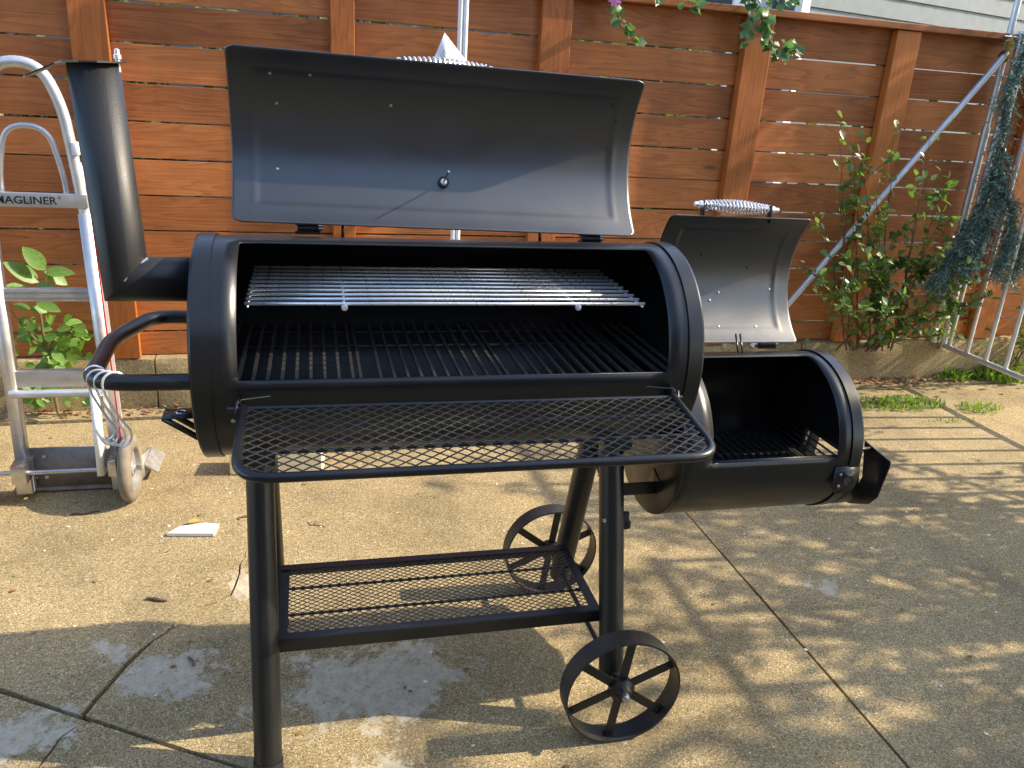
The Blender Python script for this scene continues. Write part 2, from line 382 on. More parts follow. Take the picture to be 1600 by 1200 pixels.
# low concrete kerb wall under the fence, cast in lengths
kerb = thing('kerb', None, None); kerb['kind'] = 'structure'
def kerb_len(a, b, seed):
    rnd = random.Random(seed); bm = bmesh.new(); n = int((b - a) / 0.05) + 1; rows = []
    for i in range(n + 1):
        x = a + (b - a) * i / n; y = fence_y(x); row = []
        for (dy, z) in ((-.042, -.06), (-.042, .0), (-.040, .07), (-.038, .15), (-.036, .205), (-.026, .228), (0.0, .232), (.09, .232), (.09, -.06)):
            j = noise.noise((x * 9, z * 12, seed)) * .006 if 0 < z < .23 else (noise.noise((x * 5, 0, seed)) * .004 if z >= .228 else 0)
            row.append(bm.verts.new((x, y + dy + j, z + (j * .5 if z > .2 else 0))))
        rows.append(row)
    for p, q in zip(rows, rows[1:]):
        for k in range(8): bm.faces.new((p[k], q[k], q[k + 1], p[k + 1]))
    bm.faces.new(rows[0]); bm.faces.new(rows[-1][::-1])
    return obj('kerb_length', bm, KERB, kerb)
for i, (a_, b_) in enumerate(((-6, -2.0), (-1.994, -0.47), (-0.464, 1.2), (1.206, 2.8), (2.806, 4.4), (4.406, 9))): kerb_len(a_, b_, i)

# horizontal board fence: posts, boards and a cap rail
fence = thing('wooden_fence', 'reddish brown stained fence of wide horizontal boards on a low concrete kerb', 'fence', (0, fence_y(0), 0.23))
fence.rotation_euler = (0, 0, math.atan(FA))
posts = [(-3.30, -3.17), (-2.42, -2.29), (-1.52, -1.39), (-0.655, -0.525), (0.305, 0.402), (1.195, 1.333), (2.185, 2.325), (3.005, 3.145), (3.93, 4.07), (4.83, 4.97), (5.7, 5.84), (6.6, 6.74)]
Z0, PIT = 0.1954, 0.146
def in_fence(name, bm, mat, loc, smooth=False):
    o = obj(name, bm, mat, None, smooth); o.parent = fence; o.location = Vector(loc); return o
for a_, b_ in posts:
    bm = bmesh.new(); box(bm, (0, 0, 0), (b_ - a_, 0.045, 1.585), None, 0.004)
    in_fence('post', bm, WOOD_P, ((a_ + b_) / 2, -0.012, 0.796))
    bm = bmesh.new(); box(bm, (0, 0, 0), (b_ - a_, 0.045, 1.585), None, 0.004)
    in_fence('post', bm, WOOD_P, ((a_ + b_) / 2, 0.062, 0.796))
rnd = random.Random(5)
for (a0, a1), (b0, b1) in zip(posts, posts[1:]):
    L = (b0 + b1) / 2 - (a0 + a1) / 2 - .004; cx = ((b0 + b1) / 2 + (a0 + a1) / 2) / 2; base = None
    for k in range(11):
        z_lo = Z0 + PIT * k + 0.0032; z_hi = Z0 + PIT * (k + 1) - 0.0032
        if k == 0: z_lo = 0.236
        if k == 10: z_hi = 1.8195
        if k in (0, 1, 10):
            bm = bmesh.new(); box(bm, (0, 0, 0), (L, 0.019, z_hi - z_lo), None, 0.002); o = in_fence('board', bm, WOOD_B, (0, 0, 0)); base = o
        else:
            o = base.copy(); COL.objects.link(o)
        o.location = (cx, 0.024 + rnd.uniform(-.0015, .0015), (z_lo + z_hi) / 2 - .23 + rnd.uniform(-.0012, .0012)); o.rotation_euler = (rnd.uniform(-.006, .006), rnd.uniform(-.0012, .0012), 0)
cuts = [-3.3, -1.46, 1.27, 3.99, 6.74]
for a_, b_ in zip(cuts, cuts[1:]):
    bm = bmesh.new(); box(bm, (0, 0, 0), (b_ - a_ - .003, 0.14, 0.03), None, 0.003); in_fence('cap_rail', bm, WOOD_B, ((a_ + b_) / 2, 0.02, 1.606))

# neighbour's house beyond the fence: clapboards laid one over the other, a corner board
house = thing('house', 'pale grey clapboard house with white corner trim seen above the fence', 'house', (4.86, 6.0, 0.0))
house.rotation_euler = (0, 0, R_(15))
def in_house(name, bm, mat, loc=(0, 0, 0)):
    o = obj(name, bm, mat, None, False); o.parent = house; o.location = loc; return o
bm = bmesh.new(); box(bm, (4.0, 2.05, 2.4), (8.0, 4.0, 5.0)); in_house('wall', bm, SIDING)
bm = bmesh.new(); r_ = Matrix.Rotation(R_(-5.5), 3, 'X'); box(bm, (0, 0, 0), (7.9, 0.012, 0.215), r_); clap = in_house('clapboard', bm, SIDING, (4.02, 0.03, 0.2))
for i in range(1, 24):
    c = clap.copy(); COL.objects.link(c); c.location = (4.02, 0.03, 0.2 + 0.192 * i)
bm = bmesh.new(); box(bm, (0.02, 0.0, 2.4), (0.11, 0.09, 5.0), None, .004); in_house('corner_trim', bm, TRIM)
bm = bmesh.new(); box(bm, (-0.30, 0.35, 2.4), (0.5, 0.03, 5.0), None, .004); in_house('side_panel', bm, TRIM)

# long pale garage wall further off, seen only in slits between the fence boards
garage = thing('garage', 'pale garage wall glimpsed in slits through the fence', 'building', (-2.0, 7.5, 0))
def in_garage(name, bm, mat, loc=(0, 0, 0)):
    o = obj(name, bm, mat, None, False); o.parent = garage; o.location = loc; return o
bm = bmesh.new(); box(bm, (0, 1.5, 1.6), (11.0, 3.0, 3.2)); in_garage('wall', bm, SIDING)
bm = bmesh.new(); box(bm, (0, 1.5, 3.3), (11.4, 3.4, 0.2), None, .02); in_garage('roof', bm, TRIM)
bm = bmesh.new(); box(bm, (0, 0, 0), (10.9, 0.014, 0.21), Matrix.Rotation(R_(-5.5), 3, 'X')); gc = in_garage('clapboard', bm, SIDING, (0, -.02, .1))
for i in range(1, 17):
    c = gc.copy(); COL.objects.link(c); c.location = (0, -.02, .1 + .19 * i)

# unseen house added behind the camera to darken the lid reflections: brick wall with a door and windows, facing the grill
unseen_house = thing('added_brick_house', 'unseen red brick house added behind the viewpoint to darken the grill reflections', 'house', (-1.5, -5.3, 0))
one('wall', lambda bm: box(bm, (-1.5, -7.3, 1.75), (11.0, 4.0, 3.6)), BRICK, unseen_house, False)
one('roof', lambda bm: box(bm, (-1.5, -7.2, 3.65), (11.6, 4.6, 0.2), None, .02), INK, unseen_house, False)
one('door', lambda bm: box(bm, (0.2, -5.28, 1.05), (0.9, 0.06, 2.05), None, .01), TRIM, unseen_house, False)
for x in (-4.6, -2.2, 2.3):
    wf = one('window', lambda bm: box(bm, (x, -5.28, 1.6), (1.1, 0.08, 1.2), None, .01), TRIM, unseen_house, False)
    one('pane', lambda bm: box(bm, (x, -5.235, 1.6), (0.96, 0.012, 1.06)), INK, wf, False)
# ------------------------------------------------------------------ the smoker grill
grill = thing('smoker_grill', 'black offset barrel smoker grill with both lids open and spoked wheels', 'grill', (0.5, 0, 0))
BR, BZ, BL = 0.225, 0.8865, 1.005
XO1, XO2 = 0.082, 0.927
def arc(c, r, a): a = R_(a); return (c[0] - r * math.cos(a), c[1] + r * math.sin(a))      # a=0 front, 90 top
def shell(bm, xs, angs, hole, r, cy, cz):
    g = [[bm.verts.new((x, *arc((cy, cz), r, a))) for a in angs] for x in xs]
    for i in range(len(xs) - 1):
        for j in range(len(angs) - 1):
            xm, am = (xs[i] + xs[i + 1]) / 2, (angs[j] + angs[j + 1]) / 2
            if hole[0] < xm < hole[1] and hole[2] < am < hole[3]: continue
            bm.faces.new((g[i][j], g[i + 1][j], g[i + 1][j + 1], g[i][j + 1]))
    bmesh.ops.remove_doubles(bm, verts=bm.verts, dist=1e-5)
    bmesh.ops.delete(bm, geom=[v for v in bm.verts if not v.link_faces], context='VERTS')
def lin(a, b, n): return [a + (b - a) * i / n for i in range(n + 1)]
def solid(o, th, off=-1):
    m = o.modifiers.new('thickness', 'SOLIDIFY'); m.thickness = th; m.offset = off; return o
AF, AH = 0.3, 80.0
bm = bmesh.new()
shell(bm, lin(0, XO1, 3) + lin(XO1, XO2, 24)[1:] + lin(XO2, BL, 3)[1:], lin(AF, AH, 24) + lin(AH, 360 + AF, 72)[1:], (XO1, XO2, AF, AH), BR, 0, BZ)
barrel = solid(obj('barrel', bm, PAINT, grill), 0.003, -1)
# stiffening lip along the opening
one('opening_lip', lambda bm: bar(bm, (XO1, -BR + .004, BZ - .008), (XO2, -BR + .004, BZ - .008), .004, .02), PAINT, barrel)
def cap(x, sgn, r, cy, cz, wd=0.034):
    bm = bmesh.new()
    prof = [(wd, r + .0005), (wd, r + .004), (0.004, r + .004), (0.0, r + .002), (-.002, r - .003), (-.004, r * .6), (-.005, 0)]
    lathe(bm, prof, (x, cy, cz), (sgn, 0, 0), 96); return bm
obj('end_cap', cap(0.0, 1, BR, 0, BZ), PAINT, grill, angle=25)
obj('end_cap', cap(BL, -1, BR, 0, BZ), PAINT, grill, angle=25)

# a lid: rolled sheet with rounded corners and a pressed panel
def lid_mesh(xl, xr, yb, zb, yt, zt, r, rc=0.018, inset=0.045, nx=170, na=70, tilt=0.0):
    bm = bmesh.new()
    b_, t_ = Vector((yb, zb)), Vector((yt, zt)); m_ = (b_ + t_) / 2; ch = t_ - b_; h = ch.length / 2
    nf = Vector((-ch.y, ch.x)).normalized(); cen = m_ + nf * math.sqrt(r * r - h * h)
    half = math.asin(h / r); L = 2 * half * r; base = math.atan2(b_.y - cen.y, b_.x - cen.x)
    grid = []
    for j in range(na + 1):
        s = L * j / na
        d = min(s, L - s); ins = 0.0 if d >= rc else rc - math.sqrt(max(0, rc * rc - (rc - d) ** 2))
        row = []
        for i in range(nx + 1):
            x = xl + ins + (xr - xl - 2 * ins) * i / nx
            e = min(x - xl - inset, xr - inset - x, s - inset, L - inset - s)
            k = max(0.0, min(1.0, (e + 0.005) / 0.010)); k = k * k * (3 - 2 * k)
            bead = math.exp(-((e - .001) / .006) ** 2) * .0010
            a = base + s / r
            rr = r + 0.0012 * k - bead
            row.append(bm.verts.new((x, cen.x + rr * math.cos(a), cen.y + rr * math.sin(a) - tilt * (x - xl) / (xr - xl))))
        grid.append(row)
    for j in range(na):
        for i in range(nx): bm.faces.new((grid[j][i], grid[j][i + 1], grid[j + 1][i + 1], grid[j + 1][i]))
    def at(x, s, off=0.0):
        a = base + s / r; rr = r + 0.0012 + off
        return Vector((x, cen.x + rr * math.cos(a), cen.y + rr * math.sin(a) - tilt * (x - xl) / (xr - xl))), Vector((0, -math.cos(a), -math.sin(a)))
    return bm, at, L
LXL, LXR, LYB, LZB, LYT, LZT = 0.063, 0.930, 0.032, 1.138, 0.066, 1.466
bm, lat, LL = lid_mesh(LXL, LXR, LYB, LZB, LYT, LZT, BR, tilt=0.013)
lid = solid(obj('barrel_lid', bm, PAINT_IN, grill), 0.0025, 1)
# thermometer: socket ring, bright nut and stem
p, n = lat(0.499, 0.115)
def thermo(bm):
    lathe(bm, [(-.006, .012), (.006, .012), (.008, .010), (.008, .0075), (.003, .0075)], p, n, 24)
tm = one('thermometer_ring', thermo, INK, lid)
one('thermometer_nut', lambda bm: lathe(bm, [(0.0, .0075), (.0065, .0075), (.0075, .006), (.0075, 0)], p, n, 20), CHROME, lid)
one('thermometer_stem', lambda bm: tube(bm, [p + n * .004, p + n * .075], .0022, 10), STEEL, lid)
for (x, s) in ((0.145, .315), (0.222, .318), (0.385, .268), (0.155, .255), (0.152, .125), (0.87, .305), (0.885, .27)):
    q, n2 = lat(x, s); one('rivet', lambda bm: lathe(bm, [(-.001, .003), (.0015, .003), (.002, .0018), (.002, 0)], q, n2, 12), STEEL if x < .5 else INK, lid)
# coil-spring handle
def spring(bm, a, b, r0, r1, turns, wire):
    a, b = Vector(a), Vector(b); d = (b - a); L = d.length; d.normalize(); u = Vector((0, 0, 1)); v = d.cross(u).normalized(); u = v.cross(d); pts = []
    for i in range(turns * 12 + 1):
        f = i / (turns * 12); r = r0 + (r1 - r0) * math.sin(math.pi * f) ** 1.2; an = 2 * math.pi * turns * f
        pts.append(a + d * (L * f) + (u * math.cos(an) + v * math.sin(an)) * r)
    tube(bm, pts, wire, 6)
def coil_handle(parent, a, b, r0, r1, turns, wire, foot):
    a, b = Vector(a), Vector(b); d = (b - a).normalized()
    h = one('handle_coil', lambda bm: spring(bm, a, b, r0, r1, turns, wire), CHROME, parent)
    one('handle_rod', lambda bm: tube(bm, [a - d * .026, b + d * .026], .0055, 10), STEEL, parent)
    for e, sg in ((a, -1), (b, 1)):
        one('handle_nut', lambda bm: lathe(bm, [(.004, .0), (.004, .009), (.014, .009), (.017, .006), (.026, .006), (.03, 0)], e, d * sg, 12), CHROME, parent)
        one('handle_bracket', lambda bm: bar(bm, e + d * sg * .004 + Vector((0, 0, .010)), e + d * sg * .004 + Vector(foot), .018, .003, (1, 0, 0)), PAINT, parent)
coil_handle(lid, (0.412, 0.122, 1.458), (0.585, 0.122, 1.454), .010, .016, 17, .0022, (0, -.012, -.045))
# hinges and lid stops
def hinge(x, z, y, parent):
    one('hinge', lambda bm: (tube(bm, [(x, y, z), (x + .042, y, z)], .0085, 14), tube(bm, rounded([(x - .010, y + .032, z + .035), (x - .008, y + .014, z + .012), (x + .012, y, z)], .01), .005, 8), box(bm, (x + .02, y + .002, z - .009), (.05, .02, .006))), PAINT, parent)
    one('hinge_pin', lambda bm: tube(bm, [(x + .042, y, z), (x + .050, y, z)], .006, 10), STEEL, parent)
hinge(0.190, 1.124, 0.050, barrel); hinge(0.808, 1.115, 0.050, barrel)
for x in (0.281, 0.714): one('lid_stop', lambda bm: bar(bm, (x, .060, 1.098), (x + .002, .082, 1.15), .006, .004), PAINT, barrel)

# grates: each bar is its own piece
grate = one('cooking_grate', lambda bm: [bar(bm, (.012, y, .863), (.99, y, .863), .006, .006) for y in (-.165, .058, .165)], IRON, grill)
bm = bmesh.new(); bar(bm, (0, -.212, 0), (0, .212, 0), .0058, .008); gb = obj('grate_bar', bm, IRON, grate, False)
xs = [.0230 + .0268 * i for i in range(37)]
xs = [x + (.0 if i % 11 else -.012) for i, x in enumerate(xs)]; xs[0] = .02
gb.location = Vector((xs[0], 0, .869)) - wloc(grill) - grate.location
for x in xs[1:]: instance(gb, 'grate_bar', (x, 0, .869), grate)
rack = one('warming_rack', lambda bm: [tube(bm, [(xa, -.150, 1.008), (xb, .146, 1.016)], .0024, 8) for xa, xb in ((.099, .099), (.276, .276), (.745, .745), (.888, .888))], CHROME, grill)
rod0 = one('rack_rod', lambda bm: tube(bm, [(.094, 0, 0), (.893, 0, 0)], .0036, 8), CHROME, rack)
for i in range(10):
    y = -.146 + .0323 * i; loc = Vector((0, y, 1.0135 + .0008 * i))
    if i == 0: rod0.location = loc - wloc(rack)
    else: instance(rod0, 'rack_rod', loc, rack)
for x in (.276, .745): one('rack_knob', lambda bm: lathe(bm, [(-.006, 0), (-.005, .005), (.0, .0068), (.005, .005), (.006, 0)], (x, -.153, 1.0075), (0, 1, 0), 14), CHROME, rack)
one('rack_support', lambda bm: [bar(bm, (.09, y, 1.004 + z), (.90, y, 1.004 + z), .003, .006) for y, z in ((.16, -.01), (.19, -.05))], IRON, grill)

# chimney with mitred elbow and lifting cap
ch = one('chimney', lambda bm: tube(bm, [(0.0, .0, 1.025), (-.1365, .0, 1.025), (-.1535, .0, 1.417)], .0435, 40, cap=False), PAINT_CH, grill, angle=30)
solid(ch, .0025, -1)
one('weld_bead', lambda bm: tube(bm, [(-.1365 + .0435 * .97 + .003, .0 - .012, 1.0685), (-.118, -.034, 1.048), (-.130, -.043, 1.03)], [.0035, .003, .002], 8), STEEL, ch)
def capplate(bm):
    cx, cz = -.153, 1.4195; top = []
    outline = [(-.105 + .005, 0.012), (-.110, .034), (-.135, .050), (-.165, .050), (-.195, .038), (-.212, .018), (-.262, .012)]
    pts = outline + [(-.268, .006)] + [(x, -y) for x, y in [(-.268, .006)] + outline[::-1]]
    def zz(x): return cz + (x + .153) * .05 - (max(0, -.205 - x) * .42)
    vt = [bm.verts.new((x, y, zz(x))) for x, y in pts]; vb = [bm.verts.new((x, y, zz(x) - .003)) for x, y in pts]
    bm.faces.new(vt); bm.faces.new(vb[::-1])
    for i in range(len(pts)): j = (i + 1) % len(pts); bm.faces.new((vt[i], vt[j], vb[j], vb[i]))
    bmesh.ops.triangulate(bm, faces=[f for f in bm.faces if len(f.verts) > 4])
one('chimney_cap', capplate, PAINT_IN, ch, angle=20)
one('cap_bolt', lambda bm: lathe(bm, [(-.012, .004), (.010, .004), (.010, .0065), (.017, .0065), (.018, .0045), (.026, .0045), (.028, 0)], (-.112, 0, 1.416), (0, 0, 1), 12), CHROME, ch)

# push handle on the end of the barrel
one('push_handle', lambda bm: tube(bm, rounded([(.002, .215, .885), (-.135, .235, .885), (-.188, .05, .885), (-.172, -.190, .885), (-.115, -.212, .885), (.0, -.212, .885)], .055, 8), .0155, 20), PAINT, grill)
def bucket(bm):
    box(bm, (-.055, -.01, .742), (.07, .05, .004)); bar(bm, (-.088, -.03, .741), (-.015, -.03, .690), .004, .012); bar(bm, (-.088, .01, .741), (-.015, .01, .690), .004, .012)
one('grease_bucket_bracket', bucket, PAINT, grill)
one('bracket_ring', lambda bm: tube(bm, [(-.055 + .009 * math.cos(a * .45), -.01 + .009 * math.sin(a * .45), .7455) for a in range(12)], .0022, 6), STEEL, grill)

# expanded-metal shelf: tube frame, rods and diamond mesh
def diamonds(bm, x0, x1, y0, y1, zf, px, py, wd, th, inside):
    nx, ny = int((x1 - x0) / px * 2), int((y1 - y0) / py * 2)
    for i in range(nx):
        for j in range(ny + 1):
            if (i + j) % 2: continue
            for s in (-1, 1):
                if not 0 <= j + s <= ny: continue
                a = (x0 + i * px / 2, y0 + j * py / 2); b = (x0 + (i + 1) * px / 2, y0 + (j + s) * py / 2)
                if inside(((a[0] + b[0]) / 2, (a[1] + b[1]) / 2)): bar(bm, (*a, zf(a[1]) + s * .0007), (*b, zf(b[1]) + s * .0007), wd, th)
SX0, SX1, SY0, SY1 = .093, .924, -.268, -.490
def sz(y): return .852 + (y - SY0) * (.030 / (SY0 - SY1)) 
fr = [(SX0, SY0), (SX0, SY1), (SX1, SY1), (SX1, SY0)]
fpts = rounded([(SX0, SY0, sz(SY0)), (SX0, SY1, sz(SY1)), (SX1, SY1, sz(SY1)), (SX1, SY0, sz(SY0))], .062, 8)
shelf = one('front_shelf', lambda bm: tube(bm, fpts, .0085, 14), PAINT, grill)
def in_shelf(p):
    x, y = p
    if not (SX0 < x < SX1 and SY1 < y < SY0 + .01): return False
    rc = .052
    if y < SY1 + rc:
        for cx, s in ((SX0 + rc, -1), (SX1 - rc, 1)):
            if (x - cx) * s > 0 and math.hypot(x - cx, y - SY1 - rc) > rc: return False
    return True
one('shelf_mesh', lambda bm: diamonds(bm, SX0, SX1, SY1, SY0, lambda y: sz(y) + .003,   .0300, .0222, .0024, .0016, in_shelf), MESH, shelf, False)
for y in (SY0 + .001, -.335, -.410): one('shelf_rod', lambda bm: tube(bm, [(SX0 + .002, y, sz(y) - .004), (SX1 - .002, y, sz(y) - .004)], .0042, 10), PAINT, shelf)
one('shelf_pivot', lambda bm: tube(bm, [(SX0 - .028, SY0 + .002, .850), (SX1 + .022, SY0 + .002, .848)], .0055, 12), PAINT, shelf)
for x, s in ((SX0, 1), (SX1, -1)):
    one('wire_clip', lambda bm: tube(bm, rounded([(x - s * .006, SY0 + .004, .846), (x - s * .006, SY0 + .006, .866), (x + s * .045, SY0 + .035, .861)], .004, 3), .0012, 6), IRON, shelf)
    one('shelf_bracket', lambda bm: (bar(bm, (x - s * .012, SY0 - .005, .85), (x - s * .012, -.13, .775), .004, .03), bar(bm, (x - s * .012, SY0 + .01, .843), (x - s * .012, -.215, .85), .004, .025)), PAINT, shelf)
    one('bracket_screw', lambda bm: lathe(bm, [(-.003, .005), (.002, .005), (.004, .003), (.004, 0)], (x - s * .025, -.207, .805), (0, -1, 0), 12), STEEL, shelf)

# legs splay to front and back
def leg_at(z): return .0439 + (.7 - z) * (.207 / .7)
LX1, LX2, LR = .1002, .8906, .0295
for sy in (-1, 1):
    one('leg', lambda bm: tube(bm, [(LX1, sy * leg_at(.70), .70), (LX1, sy * leg_at(.012), .012)], LR, 28), PAINT_LEG, grill)
    one('foot_cap', lambda bm: lathe(bm, [(0, 0), (0, LR + .002), (.022, LR + .002), (.022, LR)], (LX1, sy * leg_at(.0), .0), (0, sy * -.25, 1), 28), INK, grill)
    one('leg', lambda bm: tube(bm, [(LX2, sy * leg_at(.70), .70), (LX2, sy * leg_at(.115), .115)], LR, 28), PAINT_LEG, grill)
for x in (LX1, LX2): one('leg_saddle', lambda bm: box(bm, (x, 0, .668), (.07, .20, .03), None, .004), PAINT, grill)
one('leg_brace', lambda bm: bar(bm, (LX2, .075, .60), (LX2 + .0, -.10, .50), .004, .02), PAINT, grill)
one('leg_clip', lambda bm: (box(bm, (LX2 + .037, -.105, .472), (.016, .012, .045), None, .003), box(bm, (LX2 + .044, -.105, .462), (.012, .016, .02), None, .003)), INK, grill)
one('leg_bolt', lambda bm: lathe(bm, [(-.002, .005), (.003, .005), (.004, 0)], (LX2 - .024, -.128, .49), (-.75, -.66, 0), 10), STEEL, grill)

# bottom shelf: angle-iron frame, two rods, fine mesh
BX0, BX1, BY0, BY1, BZS = LX1 + .024, LX2 - .020, -.158, .140, .261
def angle_bar(bm, a, b, inn):
    a, b, inn = Vector(a), Vector(b), Vector(inn)
    bar(bm, a + Vector((0, 0, -.014)), b + Vector((0, 0, -.014)), .003, .030); bar(bm, a + inn * .012 + Vector((0, 0, .0005)), b + inn * .012 + Vector((0, 0, .0005)), .022, .003)
bs = one('bottom_shelf', lambda bm: (angle_bar(bm, (BX0, BY0, BZS), (BX1, BY0, BZS), (0, 1, 0)), angle_bar(bm, (BX0, BY1, BZS), (BX1, BY1, BZS), (0, -1, 0)), angle_bar(bm, (BX0 - .002, BY0 + .004, BZS - .0045), (BX0 - .002, BY1 - .004, BZS - .0045), (1, 0, 0)), angle_bar(bm, (BX1 + .002, BY0 + .004, BZS - .0045), (BX1 + .002, BY1 - .004, BZS - .0045), (-1, 0, 0))), PAINT, grill, False)
one('shelf_mesh', lambda bm: diamonds(bm, BX0, BX1, BY0 + .003, BY1 - .003, lambda y: BZS - .003, .0215, .0150, .0017, .0012, lambda p: BX0 < p[0] < BX1), IRON, bs, False)
for y in (-.058, .046): one('shelf_rod', lambda bm: tube(bm, [(BX0, y, BZS - .007), (BX1, y, BZS - .007)], .0036, 8), PAINT, bs)

# wheels on a through axle
WR, WZ = .1385, .1385
one('axle', lambda bm: tube(bm, [(LX2 - .004, -.318, WZ), (LX2 - .004, .340, WZ)], .0065, 12), PAINT, grill)
def rim(bm): lathe(bm, [(-.025, WR), (.025, WR), (.025, WR - .0045), (-.025, WR - .0045), (-.025, WR)], (LX2 - .004, -.282, WZ), (0, 1, 0), 72)
def spoke(bm, a):
    d = Vector((math.cos(a), 0, math.sin(a))); c = Vector((LX2 - .004, -.285, WZ)); bar(bm, c + d * .018, c + d * (WR - .006), .0045, .020, Vector((0, 1, 0)).cross(d)); 
    e = c + d * (WR - .008); bar(bm, e + Vector((0, -.004, 0)), e + Vector((0, .012, 0)), .020, .0035, d)
    lathe(bm, [(-.002, .004), (.003, .004), (.004, 0)], c + d * (WR - .016) + Vector((0, -.002, 0)), (0, -1, 0), 8)
def build_wheel():
    wh = one('wheel', rim, WHEELP, grill, angle=30)
    parts = []
    for k in range(6): parts.append(one('spoke', lambda bm: spoke(bm, R_(83 + 60 * k)), PAINT_LEG, wh, False))
    parts.append(one('hub', lambda bm: (lathe(bm, [(-.030, 0), (-.030, .016), (-.018, .019), (-.012, .030), (.006, .030), (.012, .019), (.030, .017), (.030, 0)], (LX2 - .004, -.285, WZ), (0, 1, 0), 12)), PAINT_LEG, wh, angle=20))
    parts.append(one('hub_nut', lambda bm: lathe(bm, [(-.012, 0), (-.012, .006), (-.004, .006), (-.004, .010), (.004, .010), (.004, 0)], (LX2 - .004, -.318, WZ), (0, 1, 0), 8), STEEL, wh, angle=20))
    return wh, parts
wh, wparts = build_wheel()
w2 = wh.copy(); COL.objects.link(w2); w2.location = wh.location + Vector((0, .598, 0))
for q in wparts:
    c = q.copy(); COL.objects.link(c); c.parent = w2

# ---- firebox
FX0, FX1, FY, FZ, FR = 1.012, 1.469, .004, .648, .197
fb = bmesh.new(); FO = (1.082, 1.405, 2.0, 88.0)
shell(fb, lin(FX0, FO[0], 3) + lin(FO[0], FO[1], 12)[1:] + lin(FO[1], FX1, 3)[1:], lin(FO[2], FO[3], 24) + lin(FO[3], 360 + FO[2], 66)[1:], FO, FR, FY, FZ)
firebox = solid(obj('firebox', fb, PAINT, grill), .003, -1)
HOLE = [(-.12, .525), (.035, .525), (.035, .632), (-.12, .632)]
def end_with_hole(bm):
    r = FR; seg = 80
    pr = [(-.030, r + .0005), (-.030, r + .004), (-.004, r + .004), (0.0, r + .002), (.002, r - .003)]
    lathe(bm, pr, (FX1, FY, FZ), (1, 0, 0), seg)
    bm.edges.ensure_lookup_table(); ring = [e for e in bm.edges if len(e.link_faces) == 1 and all(abs(v.co.x - FX1 - .002) < 1e-4 for v in e.verts)]
    hv = [bm.verts.new((FX1 + .002, y, z)) for y, z in HOLE]; he = [bm.edges.new((hv[i], hv[(i + 1) % 4])) for i in range(4)]
    bmesh.ops.triangle_fill(bm, use_beauty=True, edges=ring + he)
solid(one('firebox_end', end_with_hole, PAINT, firebox, angle=25), .002, -1)
one('firebox_end', lambda bm: lathe(bm, [(.004, FR + .0006), (0, FR + .0006), (-.002, FR - .004), (-.003, FR * .5), (-.003, 0)], (FX0 - .001, FY, FZ), (1, 0, 0), 72), PAINT, firebox, angle=25)
one('opening_lip', lambda bm: bar(bm, (FO[0], FY - FR + .006, FZ + .002), (FO[1], FY - FR + .006, FZ + .002), .004, .02), PAINT, firebox)
bm, fat, FL = lid_mesh(1.045, 1.424, .072, .858, .104, 1.165, FR, rc=.010, inset=.042, nx=90, na=64, tilt=.002)
flid = solid(obj('firebox_lid', bm, PAINT_IN, firebox), .0025, 1)
for (x, s) in ((1.165, .235), (1.285, .235), (1.30, .205), (1.225, .14), (1.20, .12), (1.37, .15), (1.215, .05), (1.32, .05)):
    q, n2 = fat(x, s); one('rivet', lambda bm: lathe(bm, [(-.001, .0028), (.0015, .0028), (.002, 0)], q, n2, 10), INK if s > .2 else STEEL, flid)
coil_handle(flid, (1.132, .115, 1.190), (1.304, .115, 1.183), .009, .0155, 18, .0023, (0, .0, -.032))
hinge(1.325, .849, .088, firebox)
for x in (1.235, 1.247): one('lid_stop', lambda bm: bar(bm, (x, .03, .842), (x + .008, .07, .88), .004, .003), PAINT, firebox)
fg = one('fire_grate', lambda bm: [bar(bm, (1.03, y, .562), (1.45, y, .562), .006, .006) for y in (-.12, .04, .14)], IRON, firebox)
bm = bmesh.new(); bar(bm, (0, -.16, 0), (0, .16, 0), .005, .008); fbar = obj('grate_bar', bm, IRON, fg, False); fbar.location = Vector((1.04, 0, .569)) - wloc(fg)
for i in range(1, 19): instance(fbar, 'grate_bar', (1.04 + .0225 * i, 0, .569), fg)
one('ash_plate', lambda bm: box(bm, (1.24, 0.0, .515), (.42, .28, .003)), STEEL, firebox)
one('side_grate', lambda bm: [bar(bm, (1.455 - k * .006, -.13, .625 - k * .013), (1.455 - k * .006, .15, .625 - k * .013), .004, .004) for k in range(5)], IRON, firebox)
# air damper scoop on the end of the firebox
def extrude_x(bm, sec, x0, x1, closed=True):
    A_ = [bm.verts.new((x0, y, z)) for y, z in sec]; B_ = [bm.verts.new((x1, y, z)) for y, z in sec]; n = len(sec)
    for i in range(n): bm.faces.new((A_[i], A_[(i + 1) % n], B_[(i + 1) % n], B_[i]))
    if closed: bm.faces.new(A_[::-1]); bm.faces.new(B_)
duct = [(-.125 + .0, .640), (.03, .640)] + [(-.05 + .10 * math.cos(a), .56 + .092 * math.sin(a)) for a in [R_(-12 - 156 * k / 10) for k in range(11)]]
dp = solid(one('air_damper', lambda bm: extrude_x(bm, duct, 1.468, 1.520, False), PAINT, firebox, angle=30), .003, 0)
one('damper_hinge', lambda bm: tube(bm, [(1.47, -.125, .640), (1.552, -.125, .640)], .006, 8), PAINT, dp)
one('damper_plate', lambda bm: extrude_x(bm, [(-.098, .650), (-.198, .640), (-.200, .632), (-.183, .535), (-.160, .505), (-.10, .474), (-.04, .458), (-.06, .475), (-.10, .50), (-.118, .56)], 1.5485, 1.5515), PAINT, dp, angle=20)
